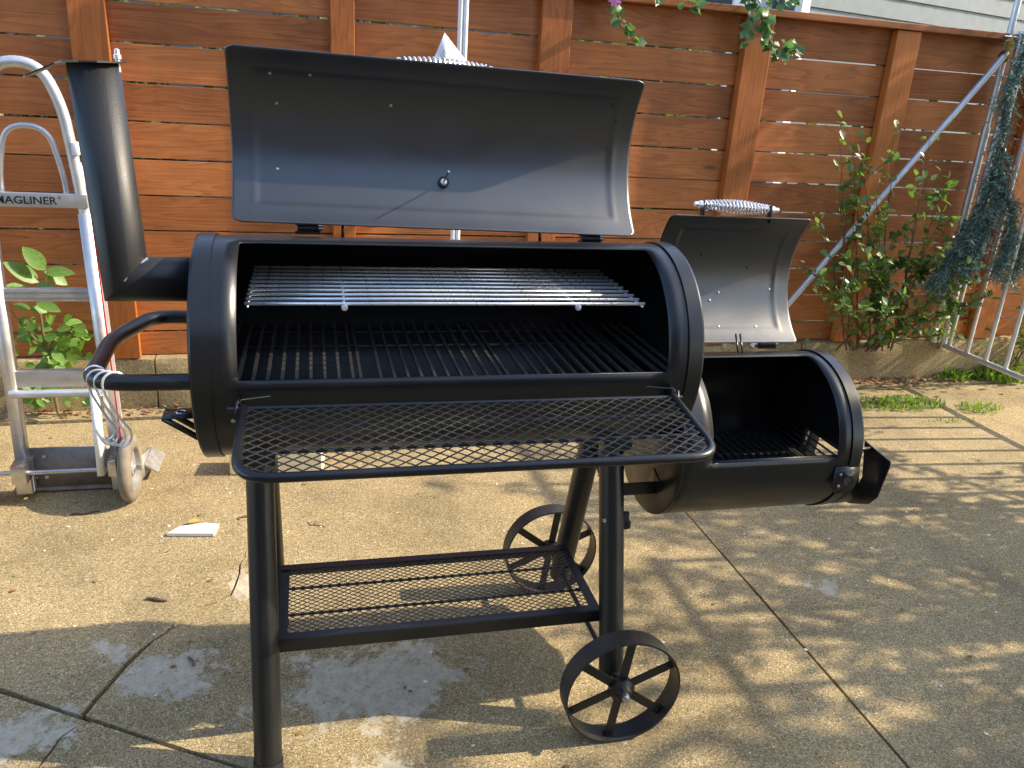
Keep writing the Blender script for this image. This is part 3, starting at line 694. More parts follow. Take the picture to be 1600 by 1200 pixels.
def tab(bm):
    ol = [(1.405, .632), (1.470, .632), (1.474, .60), (1.466, .575), (1.445, .560), (1.420, .560), (1.405, .575)]
    a_ = [bm.verts.new((x, -.196, z)) for x, z in ol]; b_ = [bm.verts.new((x, -.191, z)) for x, z in ol]
    bm.faces.new(a_); bm.faces.new(b_[::-1])
    for i in range(len(ol)): j = (i + 1) % len(ol); bm.faces.new((a_[i], a_[j], b_[j], b_[i]))
dt = one('damper_tab', tab, PAINT, firebox, angle=20)
one('tab_hole', lambda bm: lathe(bm, [(0, 0), (.0, .014), (.001, .014)], (1.443, -.1975, .597), (0, -1, 0), 6), INK, firebox)
for z in (.582, .612): one('tab_screw', lambda bm: lathe(bm, [(-.002, .0035), (.002, .0035), (.003, 0)], (1.420, -.197, z), (0, -1, 0), 8), STEEL, firebox)
one('leg_strap', lambda bm: (box(bm, (.962, -.085, .545), (.10, .004, .032), None, .001), box(bm, (1.008, -.072, .553), (.004, .05, .045), Matrix.Rotation(R_(25), 3, 'X'), .001)), PAINT, grill)

# things that hang on or lean against the grill
for i, (y, dx, a) in enumerate(((-.172, 0, -.15), (-.194, .010, .05), (-.203, .024, .25), (-.209, .037, .55))):
    x = -.166 + dx; z = .885
    pts = [(0, math.cos(t) * .021, math.sin(t) * .021) for t in [R_(-60 + 240 * k / 10) for k in range(11)]]
    pts = [(0, -.012, -.018), (0, -.021, 0), (0, -.015, .015), (0, 0, .021), (0, .015, .015), (0, .021, 0), (0, .014, -.03), (0, -.006, -.075), (0, -.020, -.098), (0, -.020, -.116), (0, -.008, -.127), (0, .006, -.122), (0, .012, -.106)]
    rot = Matrix.Rotation(R_(90) + a, 3, 'Z')
    q = [rot @ Vector(p_) + Vector((x, y, z)) for p_ in pts]
    h = one('s_hook', lambda bm: tube(bm, rounded(q, .012, 3), .0021, 8), CHROME)
    tag(h, ('chrome wire hook nearest the bend of the black push handle', 'second chrome wire hook from the bend of the push handle', 'third chrome wire hook from the bend of the push handle', 'chrome wire hook on the push handle, the one closest to the barrel')[i], 'hook', 'wire hooks on the push handle')
pb = bmesh.new(); vs_ = [pb.verts.new(c) for c in ((.495, .122, 1.521), (.540, .124, 1.473), (.552, .118, 1.440), (.500, .114, 1.425), (.466, .120, 1.452))]
pb.faces.new(vs_); bmesh.ops.triangulate(pb, faces=pb.faces); bmesh.ops.subdivide_edges(pb, edges=pb.edges, cuts=3)
for v in pb.verts: v.co.y += .004 * math.sin(v.co.x * 70) * math.cos(v.co.z * 40)
sheet = solid(obj('paper_sheet', pb, PAPER), .0004); tag(sheet, 'folded white printed paper sheet sticking up behind the open barrel lid', 'paper')
for k in range(7):
    d = Vector((.045, 0, -.048)).normalized(); s0 = Vector((.497, .1165, 1.500)) + Vector((-.0035 * 1.4, 0, -.0085)) * k * .62
    one('print_line', lambda bm: bar(bm, s0 + d * (.010 if k < 2 else .002), s0 + d * (.040 if k < 2 else .028), .0012, .0006, (0, 1, 0)), INK if False else STEEL, sheet, False)
# ------------------------------------------------------------------ hand truck behind the chimney
ht = thing('hand_truck', 'aluminium hand truck with looped handle parked behind the black chimney', 'hand truck', (-.607, 1.1, 0))
HY = 1.10
def mir(p): return (-1.214 - p[0], p[1], p[2])
outer = [(-.459, HY, .06), (-.459, HY, .55), (-.478, HY, 1.05), (-.495, HY, 1.26), (-.530, HY, 1.41), (-.607, HY, 1.417)]
outer = [outer[0], outer[1], outer[2], (-.490, HY, 1.24), (-.515, HY, 1.415), (-.607, HY, 1.418)]
one('side_rail', lambda bm: bar(bm, (-.457, HY, .03), (-.470, HY, .98), .034, .042, (0, 1, 0)), ALU, ht)
one('side_rail', lambda bm: bar(bm, (-.757, HY, .03), (-.744, HY, .98), .034, .042, (0, 1, 0)), ALU, ht)
one('rail_shoe', lambda bm: box(bm, (-.757, HY - .002, .085), (.05, .05, .12), None, .003), ALU, ht)
one('rail_shoe', lambda bm: box(bm, (-.457, HY - .002, .085), (.05, .05, .12), None, .003), ALU, ht)
hoop = rounded([(-.470, HY, .95), (-.482, HY, 1.12), (-.500, HY, 1.30), (-.548, HY, 1.412), (-.666, HY, 1.412), (-.714, HY, 1.30), (-.732, HY, 1.12), (-.744, HY, .95)], .10, 8)
one('loop_handle', lambda bm: tube(bm, hoop, .0165, 16), ALU_W, ht)
hoop2 = rounded([(-.515, HY + .005, 1.00), (-.520, HY + .005, 1.10), (-.550, HY + .005, 1.235), (-.664, HY + .005, 1.235), (-.694, HY + .005, 1.10), (-.699, HY + .005, 1.00)], .06, 8)
one('inner_loop', lambda bm: tube(bm, hoop2, .0085, 12), ALU_W, ht)
one('handle_joint', lambda bm: (bar(bm, (-.486, HY + .01, 1.13), (-.462, HY + .01, .98), .03, .026, (0, 1, 0)), box(bm, (-.474, HY - .006, 1.175), (.02, .03, .04), None, .006)), WHITE_P, ht)
plate = one('name_bar', lambda bm: box(bm, (-.607, HY - .006, 1.018), (.30, .022, .043), None, .003), ALU, ht)
def lettering(body, x0, wd, zc, ht_, bold):
    fc = bpy.data.curves.new('lettering', 'FONT'); fc.body = body; fc.size = 1.0; fc.extrude = .006; fc.offset = bold
    fo = bpy.data.objects.new('lettering', fc); COL.objects.link(fo)
    bpy.context.view_layer.update(); dgp = bpy.context.evaluated_depsgraph_get()
    lm = bpy.data.meshes.new_from_object(fo.evaluated_get(dgp)); bpy.data.objects.remove(fo)
    xs_ = [v.co.x for v in lm.vertices]; ys_ = [v.co.y for v in lm.vertices]; a0, a1, c0, c1 = min(xs_), max(xs_), min(ys_), max(ys_)
    for v in lm.vertices: v.co = Vector((x0 + (v.co.x - a0) / (a1 - a0) * wd, HY - .0178 - v.co.z * .03, zc + ((v.co.y - c0) / (c1 - c0) - .5) * ht_))
    link('lettering', lm, INK, plate, False)
lettering('MAGLINER', -.711, .170, 1.018, .0235, .018)
lettering('®', -.537, .008, 1.027, .008, .0)
one('cross_bar', lambda bm: box(bm, (-.607, HY, .72), (.276, .026, .042), None, .003), ALU, ht)
one('cross_bar_groove', lambda bm: [box(bm, (-.607, HY - .0135, .72 + d), (.274, .002, .004)) for d in (-.01, .008)], STEEL, ht, False)
one('cross_bar', lambda bm: box(bm, (-.607, HY, .437), (.29, .026, .056), None, .003), ALU, ht)
one('cross_rod', lambda bm: tube(bm, [(-.757, HY - .02, .389), (-.475, HY - .02, .389)], .0135, 14), ALU_W, ht)
one('edge_stripe', lambda bm: bar(bm, (-.4385, HY - .012, .05), (-.4515, HY - .012, .975), .006, .004, (0, 1, 0)), RED, ht, False)
one('edge_strip', lambda bm: bar(bm, (-.4385, HY + .004, .05), (-.4515, HY + .004, .975), .018, .003, (0, 1, 0)), WHITE_P, ht, False)
one('wheel_bracket', lambda bm: (bar(bm, (-.500, 1.07, .40), (-.497, 1.03, .11), .02, .045, (0, 1, 0)),), WHITE_P, ht)
one('axle_bracket', lambda bm: box(bm, (-.463, 1.055, .13), (.03, .07, .06), None, .008), STEEL, ht)
one('axle_bracket', lambda bm: box(bm, (-.75, 1.055, .12), (.05, .07, .07), None, .012), STEEL, ht)
one('wheel_axle', lambda bm: tube(bm, [(-.90, 1.05, .118), (-.375, 1.05, .118)], .0085, 12), STEEL, ht)
one('nose_plate', lambda bm: (box(bm, (-.607, 1.135, .095), (.31, .006, .15)), box(bm, (-.607, 1.25, .008), (.40, .24, .006)), box(bm, (-.400, 1.23, .05), (.006, .18, .085), Matrix.Rotation(R_(-14), 3, 'X'))), RUST, ht)
one('nose_gusset', lambda bm: (box(bm, (-.375, 1.27, .045), (.055, .16, .006), Matrix.Rotation(R_(38), 3, 'Y'))), ALU, ht, False)
for x in (-.735, -.70): 
    for z in (.06, .14): one('plate_bolt', lambda bm: lathe(bm, [(-.002, .007), (.004, .007), (.005, 0)], (x, 1.131, z), (0, -1, 0), 6), STEEL, ht)
for k, xw in enumerate((-.413, -.875)):
    sg = 1 if k == 0 else -1
    c0 = (xw, 1.052, .118)
    tw = one('wheel', lambda bm: lathe(bm, [(-.019, .074), (-.021, .092), (-.018, .108), (-.010, .116), (0, .118), (.010, .116), (.018, .108), (.021, .092), (.019, .074), (0, .072), (-.019, .074)], c0, (1, 0, 0), 48), RUBBER, ht)
    one('rim', lambda bm: lathe(bm, [(-.016, 0), (-.016, .03), (-.010, .05), (-.017, .072), (-.018, .077), (.018, .077), (.017, .072), (.004, .068), (.0, .034), (.012, .028), (.014, .014), (.018, .012), (.020, 0)], c0, (1, 0, 0), 36), GREYPL, tw)
    one('axle_nut', lambda bm: lathe(bm, [(.02, .009), (.034, .009), (.036, 0)], c0, (sg, 0, 0), 8), STEEL, tw)

# ------------------------------------------------------------------ poles, brace and gate of the yard
pole = thing('aluminium_pole', 'upright white aluminium pole standing behind the open barrel lid', 'pole', (.822, 1.80, 0))
one('pole_tube', lambda bm: tube(bm, [(.813, 1.80, 0.0), (.813, 1.80, 2.6)], .0105, 14), WHITE_P, pole)
one('pole_tube', lambda bm: tube(bm, [(.834, 1.80, 0.0), (.834, 1.80, 2.6)], .0105, 14), WHITE_P, pole)
one('pole_web', lambda bm: box(bm, (.8235, 1.806, 1.3), (.014, .004, 2.59)), GREYPL, pole, False)
one('base_plate', lambda bm: box(bm, (.8235, 1.80, .012), (.10, .08, .016), None, .003), GREYPL, pole)

GX = 3.73
tp = thing('gate_post', 'tall bare metal pipe post at the hinge side of the open gate', 'post', (GX - .065, 2.045, .22))
one('post_pipe', lambda bm: tube(bm, [(GX - .065, 2.045, .222), (GX - .065, 2.045, 3.2)], .0165, 18), ALU_W, tp)
one('post_sleeve', lambda bm: tube(bm, [(GX - .065, 2.045, .222), (GX - .065, 2.045, 1.40)], .021, 18), ALU, tp)
one('hinge_latch', lambda bm: (box(bm, (GX - .068, 2.025, 1.775), (.03, .03, .085), None, .006), tube(bm, [(GX - .068, 2.018, 1.715), (GX - .068, 2.018, 1.84)], .006, 10)), BRASS, tp)
for z in (1.725, 1.835): one('hinge_bolt', lambda bm: tube(bm, [(GX - .11, 2.03, z), (GX + .03, 2.03, z)], .006, 10), STEEL, tp)
gate = thing('yard_gate', 'open metal gate with vertical bars beside the weeping blue conifer', 'gate', (GX, 1.3, 0))
GT, GB, GE = 1.855, .205, .50
one('stile', lambda bm: tube(bm, [(GX, 2.035, .18), (GX, 2.035, GT + .01)], .0175, 16), ALU_W, gate)
one('stile', lambda bm: tube(bm, [(GX, GE, .12), (GX, GE, GT + .01)], .0165, 16), ALU_W, gate)
one('stile', lambda bm: tube(bm, [(GX, GE + .055, .12), (GX, GE + .055, GT + .01)], .0140, 16), ALU_W, gate)
one('bottom_rail', lambda bm: tube(bm, [(GX, 2.055, GB), (GX, GE, GB)], .0150, 16), ALU_W, gate)
one('top_rail', lambda bm: tube(bm, [(GX, 2.055, GT), (GX, GE, GT)], .0165, 16), ALU_W, gate)
for i in range(11):
    y = 1.988 - .1345 * i
    if y > GE + .09: one('bar', lambda bm: tube(bm, [(GX, y, GB), (GX, y, GT)], .0112, 12), ALU_W, gate)
g2 = thing('side_fence', 'metal bar fence panel standing past the gate opening, beyond the picture edge', 'fence', (GX, -.3, 0))
for y in (.22, -.06, -.38, -.70, -1.0): one('bar', lambda bm: tube(bm, [(GX, y, 0), (GX, y, 1.7)], .014, 12), ALU_W, g2)
one('rail', lambda bm: tube(bm, [(GX, .24, 1.7), (GX, -1.02, 1.7)], .016, 12), ALU_W, g2)
br = thing('diagonal_brace', 'thin metal tube braced diagonally in front of the fence boards', 'brace', (2.52, 1.96, .23))
one('brace_tube', lambda bm: tube(bm, [(2.46, 1.965, .235), (3.625, 2.005, 1.738)], .0155, 14), ALU_W, br)
one('brace_end', lambda bm: box(bm, (3.635, 2.02, 1.75), (.025, .04, .04), Matrix.Rotation(R_(45), 3, 'Y'), .006), STEEL, br)
# ------------------------------------------------------------------ plants
def leaf_mesh(name, wd=.42, tip=1.0, fold=.10, n=5, lobes=0):
    me = bpy.data.meshes.new(name); v, f = [], []
    for i in range(n + 1):
        u = i / n; hw = wd / 2 * math.sin(math.pi * min(1, u ** .85)) ** .8 if 0 < i < n else 0.0
        if lobes and 0 < i < n: hw *= 1.25 if i % 2 else .7
        zb = -.12 * u * u
        v += [(-hw, u, zb + fold * hw * 2), (0, u, zb), (hw, u, zb + fold * hw * 2)]
    for i in range(n):
        a, b = 3 * i, 3 * (i + 1)
        f += [(a, a + 1, b + 1, b), (a + 1, a + 2, b + 2, b + 1)]
    me.from_pydata(v, [], f); me.validate(); return me
def leaf_cloud(name, items, proto, mat, parent, kind=None):
    # items: (position, direction, normal, size); one mesh of many small leaves
    pv = [x.co.copy() for x in proto.vertices]; pf = [tuple(p.vertices) for p in proto.polygons]; V_, F_ = [], []
    for pos, d, nrm, s in items:
        d = d.normalized(); x = d.cross(nrm); x = x.normalized() if x.length > 1e-5 else d.orthogonal().normalized(); z = x.cross(d); o = len(V_)
        for q in pv: V_.append(tuple(pos + (x * q.x + d * q.y + z * q.z) * s))
        for f in pf: F_.append(tuple(o + i for i in f))
    me = bpy.data.meshes.new(name); me.from_pydata(V_, [], F_); me.update()
    o = link(name, me, mat, parent)
    if kind: o['kind'] = kind
    return o
LEAFP = leaf_mesh('leaf', .46, n=7); LEAFQ = leaf_mesh('small_leaf', .62, n=3); LEAFO = leaf_mesh('lobed_leaf', .85, n=5, lobes=1, fold=.2)
def rv(rnd, s=1.0): return Vector((rnd.gauss(0, s), rnd.gauss(0, s), rnd.gauss(0, s)))

LEFT_LEAVES=[(-0.815,0.643,-0.880,0.740),(-0.848,0.590,-0.947,0.685),(-0.812,0.644,-0.696,0.652),(-0.808,0.647,-0.733,0.591),(-0.844,0.592,-0.765,0.574),(-0.879,0.573,-0.946,0.597),(-0.891,0.482,-0.949,0.507),(-0.886,0.495,-0.828,0.473),(-0.860,0.519,-0.768,0.490),(-0.848,0.408,-0.805,0.459),(-0.791,0.412,-0.734,0.428),(-0.746,0.396,-0.679,0.388),(-0.844,0.366,-0.793,0.396),(-0.802,0.315,-0.743,0.388),(-0.715,0.365,-0.666,0.376),(-0.751,0.299,-0.706,0.357),(-0.879,0.370,-0.847,0.412),(-0.940,0.435,-0.904,0.454),(-0.984,0.398,-0.949,0.413),(-0.973,0.360,-0.936,0.365),(-0.997,0.421,-0.997,0.492),(-0.899,0.443,-0.882,0.428),(-0.938,0.397,-0.897,0.412),(-0.867,0.335,-0.825,0.350),(-0.911,0.305,-0.880,0.336),(-0.868,0.273,-0.843,0.312),(-0.822,0.319,-0.770,0.275),(-0.753,0.334,-0.723,0.267),(-0.962,0.267,-0.983,0.306),(-0.930,0.258,-0.886,0.265),(-0.829,0.264,-0.802,0.232),(-0.964,0.100,-0.933,0.050),(-0.917,0.099,-0.888,0.057),(-0.809,0.087,-0.795,0.054),(-0.755,0.069,-0.722,0.052),(-0.732,0.093,-0.723,0.109),(-0.833,0.335,-0.797,0.303),(-0.973,0.383,-0.996,0.405),(-0.894,0.382,-0.925,0.344),(-0.803,0.366,-0.786,0.334)]

lp = thing('leafy_seedling', 'large-leaved green plant growing at the kerb behind the hand truck', 'plant', (-.85, 1.84, 0))
one('stem', lambda bm: (tube(bm, [(-.86, 1.86, 0.0), (-.868, 1.84, .30), (-.862, 1.82, .48), (-.835, 1.82, .56), (-.812, 1.81, .65)], [.007, .006, .005, .004, .002], 8), tube(bm, [(-.866, 1.84, .28), (-.80, 1.79, .40), (-.70, 1.78, .43)], [.004, .003, .002], 6), tube(bm, [(-.866, 1.84, .30), (-.93, 1.80, .42), (-.97, 1.80, .50)], [.004, .003, .002], 6), tube(bm, [(-.866, 1.84, .22), (-.82, 1.80, .30), (-.74, 1.79, .34)], [.004, .003, .002], 6)), TWIG_R, lp)
rnd = random.Random(11)
def put_leaf(parent, p, q, me, mat, w=1.0, toward=Vector((0.1, -1, .55)), size=None):
    d = (q - p); L = d.length if size is None else size; d.normalize()
    z = (toward - d * toward.dot(d)).normalized(); x = d.cross(z)
    o = link('leaf', me, mat, None); o.parent = parent
    o.matrix_local = Matrix.Translation(p - wloc(parent)) @ Matrix((x * w, d, z)).transposed().to_4x4() @ Matrix.Diagonal((L, L, L, 1)); return o
for (xa, za, xb, zb) in LEFT_LEAVES:
    dy = rnd.uniform(-.04, .05); lift = .02
    put_leaf(lp, Vector((xa, 1.80 + dy, za)), Vector((xb, 1.80 + dy + rnd.uniform(-.05, .02), zb)), LEAFP, LEAF_L, rnd.uniform(.9, 1.25), Vector((rnd.uniform(-.2, .6), -1, rnd.uniform(.4, 1.2))))
for i in range(60):
    p = Vector((rnd.uniform(-1.0, -.70), rnd.uniform(1.80, 1.88), rnd.uniform(.06, .44))); put_leaf(lp, p, p + Vector((rnd.uniform(-.05, .05), rnd.uniform(-.05, .0), rnd.uniform(-.04, .04))), LEAFP, LEAF_L, 1.3, Vector((rnd.uniform(-.5, .5), -1, .8)), rnd.uniform(.05, .08))

# bushy shrub at the foot of the fence
sb = thing('bushy_shrub', 'small-leaved green shrub growing at the fence foot beside the diagonal tube', 'shrub', (3.2, 1.95, .2))
rnd = random.Random(21); stems = bmesh.new(); items = []
tips = [(2.60, .92), (2.56, .70), (2.62, .60), (2.74, 1.30), (2.66, 1.18), (2.80, .85), (2.64, 1.29), (2.70, 1.36), (2.90, 1.36), (3.08, 1.33), (2.70, .75), (2.72, .56), (3.36, .88), (3.56, .98), (3.60, .58), (3.19, 1.19), (2.92, .96), (3.36, .56), (3.05, .42), (3.58, .36), (3.45, .72), (2.86, 1.10), (3.25, 1.0), (3.02, 1.15), (3.12, .80), (3.50, .48), (3.28, .40), (3.66, .72), (2.95, .70), (3.18, .55)]
for (tx, tz) in tips:
    b0 = Vector((rnd.uniform(2.98, 3.36), rnd.uniform(1.93, 1.99), .21)); ty = rnd.uniform(1.66, 1.86); tp_ = Vector((tx, ty, tz))
    mid = b0.lerp(tp_, .5) + Vector((rnd.uniform(-.05, .05), rnd.uniform(-.05, .03), rnd.uniform(.02, .10))); path = []
    for k in range(11):
        u = k / 10; path.append(b0 * (1 - u) ** 2 + mid * 2 * u * (1 - u) + tp_ * u * u + rv(rnd, .006))
    tube(stems, path, [.005 * (1 - .75 * k / 10) for k in range(11)], 6)
    for k in range(3, 11):
        for rep in range(rnd.choice((2, 3, 4))):
            o = path[k] + rv(rnd, .018); d = (path[k] - path[k - 1]).normalized() * .5 + rv(rnd, .6); items.append((o, d, Vector((rnd.gauss(.3, .5), rnd.gauss(-.4, .5), 1)), rnd.uniform(.034, .058)))
    for s in range(rnd.choice((1, 2, 3))):
        k = rnd.randint(4, 9); a = path[k]; e = a + Vector((rnd.uniform(-.16, .16), rnd.uniform(-.12, .03), rnd.uniform(-.02, .14)))
        pp = [a.lerp(e, q / 5) + rv(rnd, .003) for q in range(6)]; tube(stems, pp, .0018, 5)
        for q in pp[1:]:
            for rep in range(3): items.append((q + rv(rnd, .01), (e - a).normalized() * .4 + rv(rnd, .6), Vector((rnd.gauss(.3, .5), rnd.gauss(-.4, .5), 1)), rnd.uniform(.032, .056)))
for i in range(30):
    o = Vector((rnd.gauss(3.28, .22), rnd.uniform(1.82, 1.96), rnd.uniform(.24, .62))); items.append((o, rv(rnd), Vector((rnd.gauss(0, .5), -.4, 1)), rnd.uniform(.025, .045)))
obj('stems', stems, TWIG, sb); leaf_cloud('foliage', items, LEAFQ, LEAF_S, sb, 'stuff')

# second low shrub behind the gate bars
sb2 = thing('low_shrub', 'low dense green bush seen through the bars of the gate', 'shrub', (4.2, 2.1, .1)); items = []; stems = bmesh.new()
for k in range(16):
    b0 = Vector((rnd.uniform(4.0, 4.7), rnd.uniform(2.0, 2.3), .02)); e = b0 + Vector((rnd.uniform(-.2, .2), rnd.uniform(-.25, .05), rnd.uniform(.35, .95))); pp = [b0.lerp(e, q / 9) + rv(rnd, .008) for q in range(10)]
    tube(stems, pp, .003, 5)
    for q in pp[2:]:
        for rep in range(8): items.append((q + rv(rnd, .05), rv(rnd), Vector((rnd.gauss(0, .5), -.4, 1)), rnd.uniform(.03, .05)))
obj('stems', stems, TWIG, sb2); leaf_cloud('foliage', items, LEAFQ, LEAF_S, sb2, 'stuff')

# weeping blue conifer draped past the gate
cf = thing('weeping_conifer', 'weeping blue-green conifer with drooping needle branches at the gate', 'tree', (4.25, 2.2, 0))
rnd = random.Random(31); stems = bmesh.new(); items = []
tube(stems, [(4.32, 2.30, 0), (4.30, 2.30, .8), (4.25, 2.25, 1.5), (4.05, 2.15, 1.95), (3.82, 2.04, 1.90)], [.035, .03, .026, .02, .012], 10)
boughs = [[(4.05, 2.12, 1.95), (3.80, 2.03, 1.84), (3.72, 2.01, 1.58), (3.745, 2.0, 1.25), (3.73, 2.0, .95), (3.68, 2.0, .76), (3.60, 2.0, .60)],
          [(3.76, 2.0, 1.30), (3.76, 1.95, 1.0), (3.70, 1.92, .80), (3.64, 1.90, .66)],
          [(3.76, 2.0, 1.15), (3.86, 1.93, .98), (3.84, 1.88, .80), (3.80, 1.86, .66)],
          [(4.05, 2.12, 1.95), (4.00, 1.98, 1.60), (3.99, 1.9, 1.2), (3.97, 1.9, .85), (3.93, 1.9, .62)],
          [(4.0, 1.95, 1.3), (4.06, 1.86, 1.0), (4.06, 1.82, .72), (4.02, 1.80, .55)],
          [(4.2, 2.2, 1.7), (4.15, 2.0, 1.5), (4.18, 1.85, 1.1), (4.14, 1.8, .7)],
          [(3.73, 2.0, 1.0), (3.66, 1.96, .86), (3.56, 1.95, .70), (3.50, 1.95, .58)]]
for bi_, bo in enumerate(boughs):
    path = []
    pts_ = [Vector((p_[0] - .165, p_[1] - .165, p_[2] + (1.4085 - p_[2]) * .045)) for p_ in bo]
    for a, b in zip(pts_, pts_[1:]):
        for q in range(8): path.append(a.lerp(b, q / 8))
    path.append(pts_[-1]); tube(stems, path, [.010 * (1 - .8 * i / len(path)) + .001 for i in range(len(path))], 6)
    for i in range(len(path) - 1):
        d = (path[i + 1] - path[i]).normalized()
        for tw in range(10):
            td = (rv(rnd) - d * .2); td.normalize(); td = (td * .8 + d * .9 + Vector((0, 0, -.2))).normalized(); L = rnd.uniform(.04, .12)
            for q in range(13):
                o = path[i] + td * (L * q / 12) + rv(rnd, .004); items.append((o, td * .7 + rv(rnd, .75), rv(rnd), rnd.uniform(.018, .030)))
NEED = bpy.data.meshes.new('needle'); NEED.from_pydata([(-.11, 0, 0), (.11, 0, 0), (.08, .7, .03), (0, 1, 0), (-.08, .7, .03)], [], [(0, 1, 2, 3, 4)])
obj('trunk', stems, BARK, cf); leaf_cloud('crown', items, NEED, LEAF_SP, cf, 'stuff')

# flowering shrub beyond the fence whose shoots hang over the cap rail
hb = thing('flowering_shrub', 'lobed-leaf shrub beyond the fence with shoots drooping over the cap rail', 'shrub', (1.9, 2.6, 0))
rnd = random.Random(41); stems = bmesh.new(); items = []; small = []
def shoot(pts_, n, r, s0, s1, per, spread=.02):
    pts_ = [Vector(p_) for p_ in pts_]; path = []
    for a, b in zip(pts_, pts_[1:]):
        for q in range(n): path.append(a.lerp(b, q / n) + rv(rnd, .003))
    path.append(pts_[-1]); tube(stems, path, [r * (1 - .7 * i / len(path)) for i in range(len(path))], 6)
    for i in range(1, len(path)):
        for k in range(per):
            d = (path[i] - path[i - 1]).normalized() * .4 + rv(rnd, .6) + Vector((0, -.2, -.2)); items.append((path[i] + rv(rnd, spread * .4), d, Vector((rnd.gauss(.2, .5), rnd.gauss(-.8, .4), .6)), rnd.uniform(s0, s1)))
shoot([(1.55, 2.3, 2.05), (1.47, 1.93, 1.95), (1.485, 1.88, 1.80), (1.53, 1.87, 1.71), (1.585, 1.86, 1.655)], 4, .004, .035, .06, 2)
shoot([(1.60, 2.3, 2.0), (1.66, 1.95, 1.90), (1.68, 1.9, 1.845)], 4, .003, .03, .05, 2)
shoot([(1.75, 2.3, 2.02), (1.79, 1.93, 1.88), (1.87, 1.90, 1.815)], 4, .003, .035, .06, 2)
shoot([(2.1, 2.3, 2.1), (2.12, 1.93, 1.95), (2.15, 1.87, 1.82), (2.21, 1.86, 1.73), (2.29, 1.85, 1.655), (2.35, 1.86, 1.69)], 5, .004, .035, .065, 3)
shoot([(2.1, 2.3, 2.1), (2.14, 1.95, 1.92), (2.13, 1.88, 1.78), (2.12, 1.87, 1.70)], 4, .003, .035, .06, 2)
shoot([(2.1, 2.3, 2.1), (2.18, 1.95, 1.95), (2.27, 1.90, 1.86), (2.36, 1.9, 1.88)], 4, .003, .03, .05, 2)
for k in range(34):
    b0 = Vector((rnd.uniform(1.2, 2.4), rnd.uniform(2.45, 2.9), 0)); e = b0 + Vector((rnd.uniform(-.25, .25), rnd.uniform(-.25, .2), rnd.uniform(1.2, 2.35))); pp = [b0.lerp(e, q / 9) + rv(rnd, .015) for q in range(10)]
    tube(stems, pp, [.010 * (1 - .8 * q / 9) for q in range(10)], 5)
    for q in pp[1:]:
        for rep in range(7): items.append((q + rv(rnd, .08), rv(rnd), Vector((rnd.gauss(.3, .5), -.3, 1)), rnd.uniform(.05, .085)))
obj('stems', stems, TWIG_R, hb); leaf_cloud('foliage', items, LEAFO, LEAF_H, hb, 'stuff')
fl = []
for k in range(6):
    a = k * 1.05; fl.append((Vector((1.478, 1.865, 1.815)), Vector((math.cos(a) * .8, -.3, -.35 + math.sin(a) * .8)), Vector((0, -1, .2)), .035))
leaf_cloud('flower', fl, LEAFP, PETAL, hb)
fx = thing('garden_hedge', 'dark green hedge glimpsed through the gaps between fence boards', 'hedge', (.2, 2.5, 0)); items = []; stems = bmesh.new()
for k in range(150):
    b0 = Vector((rnd.uniform(-3.4, 1.5) if k % 6 else rnd.uniform(1.5, 4.5), rnd.uniform(2.35, 2.75), 0)); e = b0 + Vector((rnd.uniform(-.2, .2), rnd.uniform(-.1, .1), rnd.uniform(1.3, 2.05) if b0.x < 1.0 else rnd.uniform(1.2, 1.7))); pp = [b0.lerp(e, q / 9) + rv(rnd, .02) for q in range(10)]
    tube(stems, pp, .006, 5)
    for q in pp:
        for rep in range(6): items.append((q + rv(rnd, .07), rv(rnd), Vector((rnd.gauss(.3, .5), -.3, 1)), rnd.uniform(.07, .12)))
obj('stems', stems, TWIG, fx); leaf_cloud('foliage', items, LEAFQ, LEAF_T, fx, 'stuff')

# weeds in the slab joints
def weed(name, label, x, y, rx, ry, n, h, seed, group='weeds in the paving'):
    rnd = random.Random(seed); items = []
    for i in range(n):
        a, r = rnd.uniform(0, 6.283), math.sqrt(rnd.random()); p = Vector((x + rx * r * math.cos(a), y + ry * r * math.sin(a), 0)); hh = h * (1 - .5 * r) * rnd.uniform(.5, 1.2)
        d = Vector((rnd.gauss(0, .45), rnd.gauss(0, .45), 1)); items.append((p, d, rv(rnd), hh)); 
        if rnd.random() < .6: items.append((p + Vector((0, 0, hh * .6)), Vector((rnd.gauss(0, 1), rnd.gauss(0, 1), .4)), Vector((0, 0, 1)), hh * .6))
    root = thing(name, label, 'weed', (x, y, 0), group); leaf_cloud('blades', items, BLADE, LEAF_G, root, 'stuff')
BLADE = leaf_mesh('blade', .22, n=3)
weed('weed_clump', 'bright green clump of weeds on the slab beside the firebox', 3.18, 1.66, .30, .10, 420, .055, 1)
weed('weed_clump', 'green weeds where the shadow of the gate rail ends', 3.62, 1.56, .14, .08, 160, .05, 2)
weed('weed_clump', 'leafy weeds under the bottom rail of the gate', 3.86, 2.02, .16, .07, 170, .08, 3)
weed('weed_clump', 'grassy weeds beyond the gate bars at the kerb', 4.15, 2.0, .20, .10, 220, .12, 4)
weed('weed_clump', 'sparse short weeds between the clump and the gate shadow', 3.30, 1.42, .22, .03, 60, .03, 5)

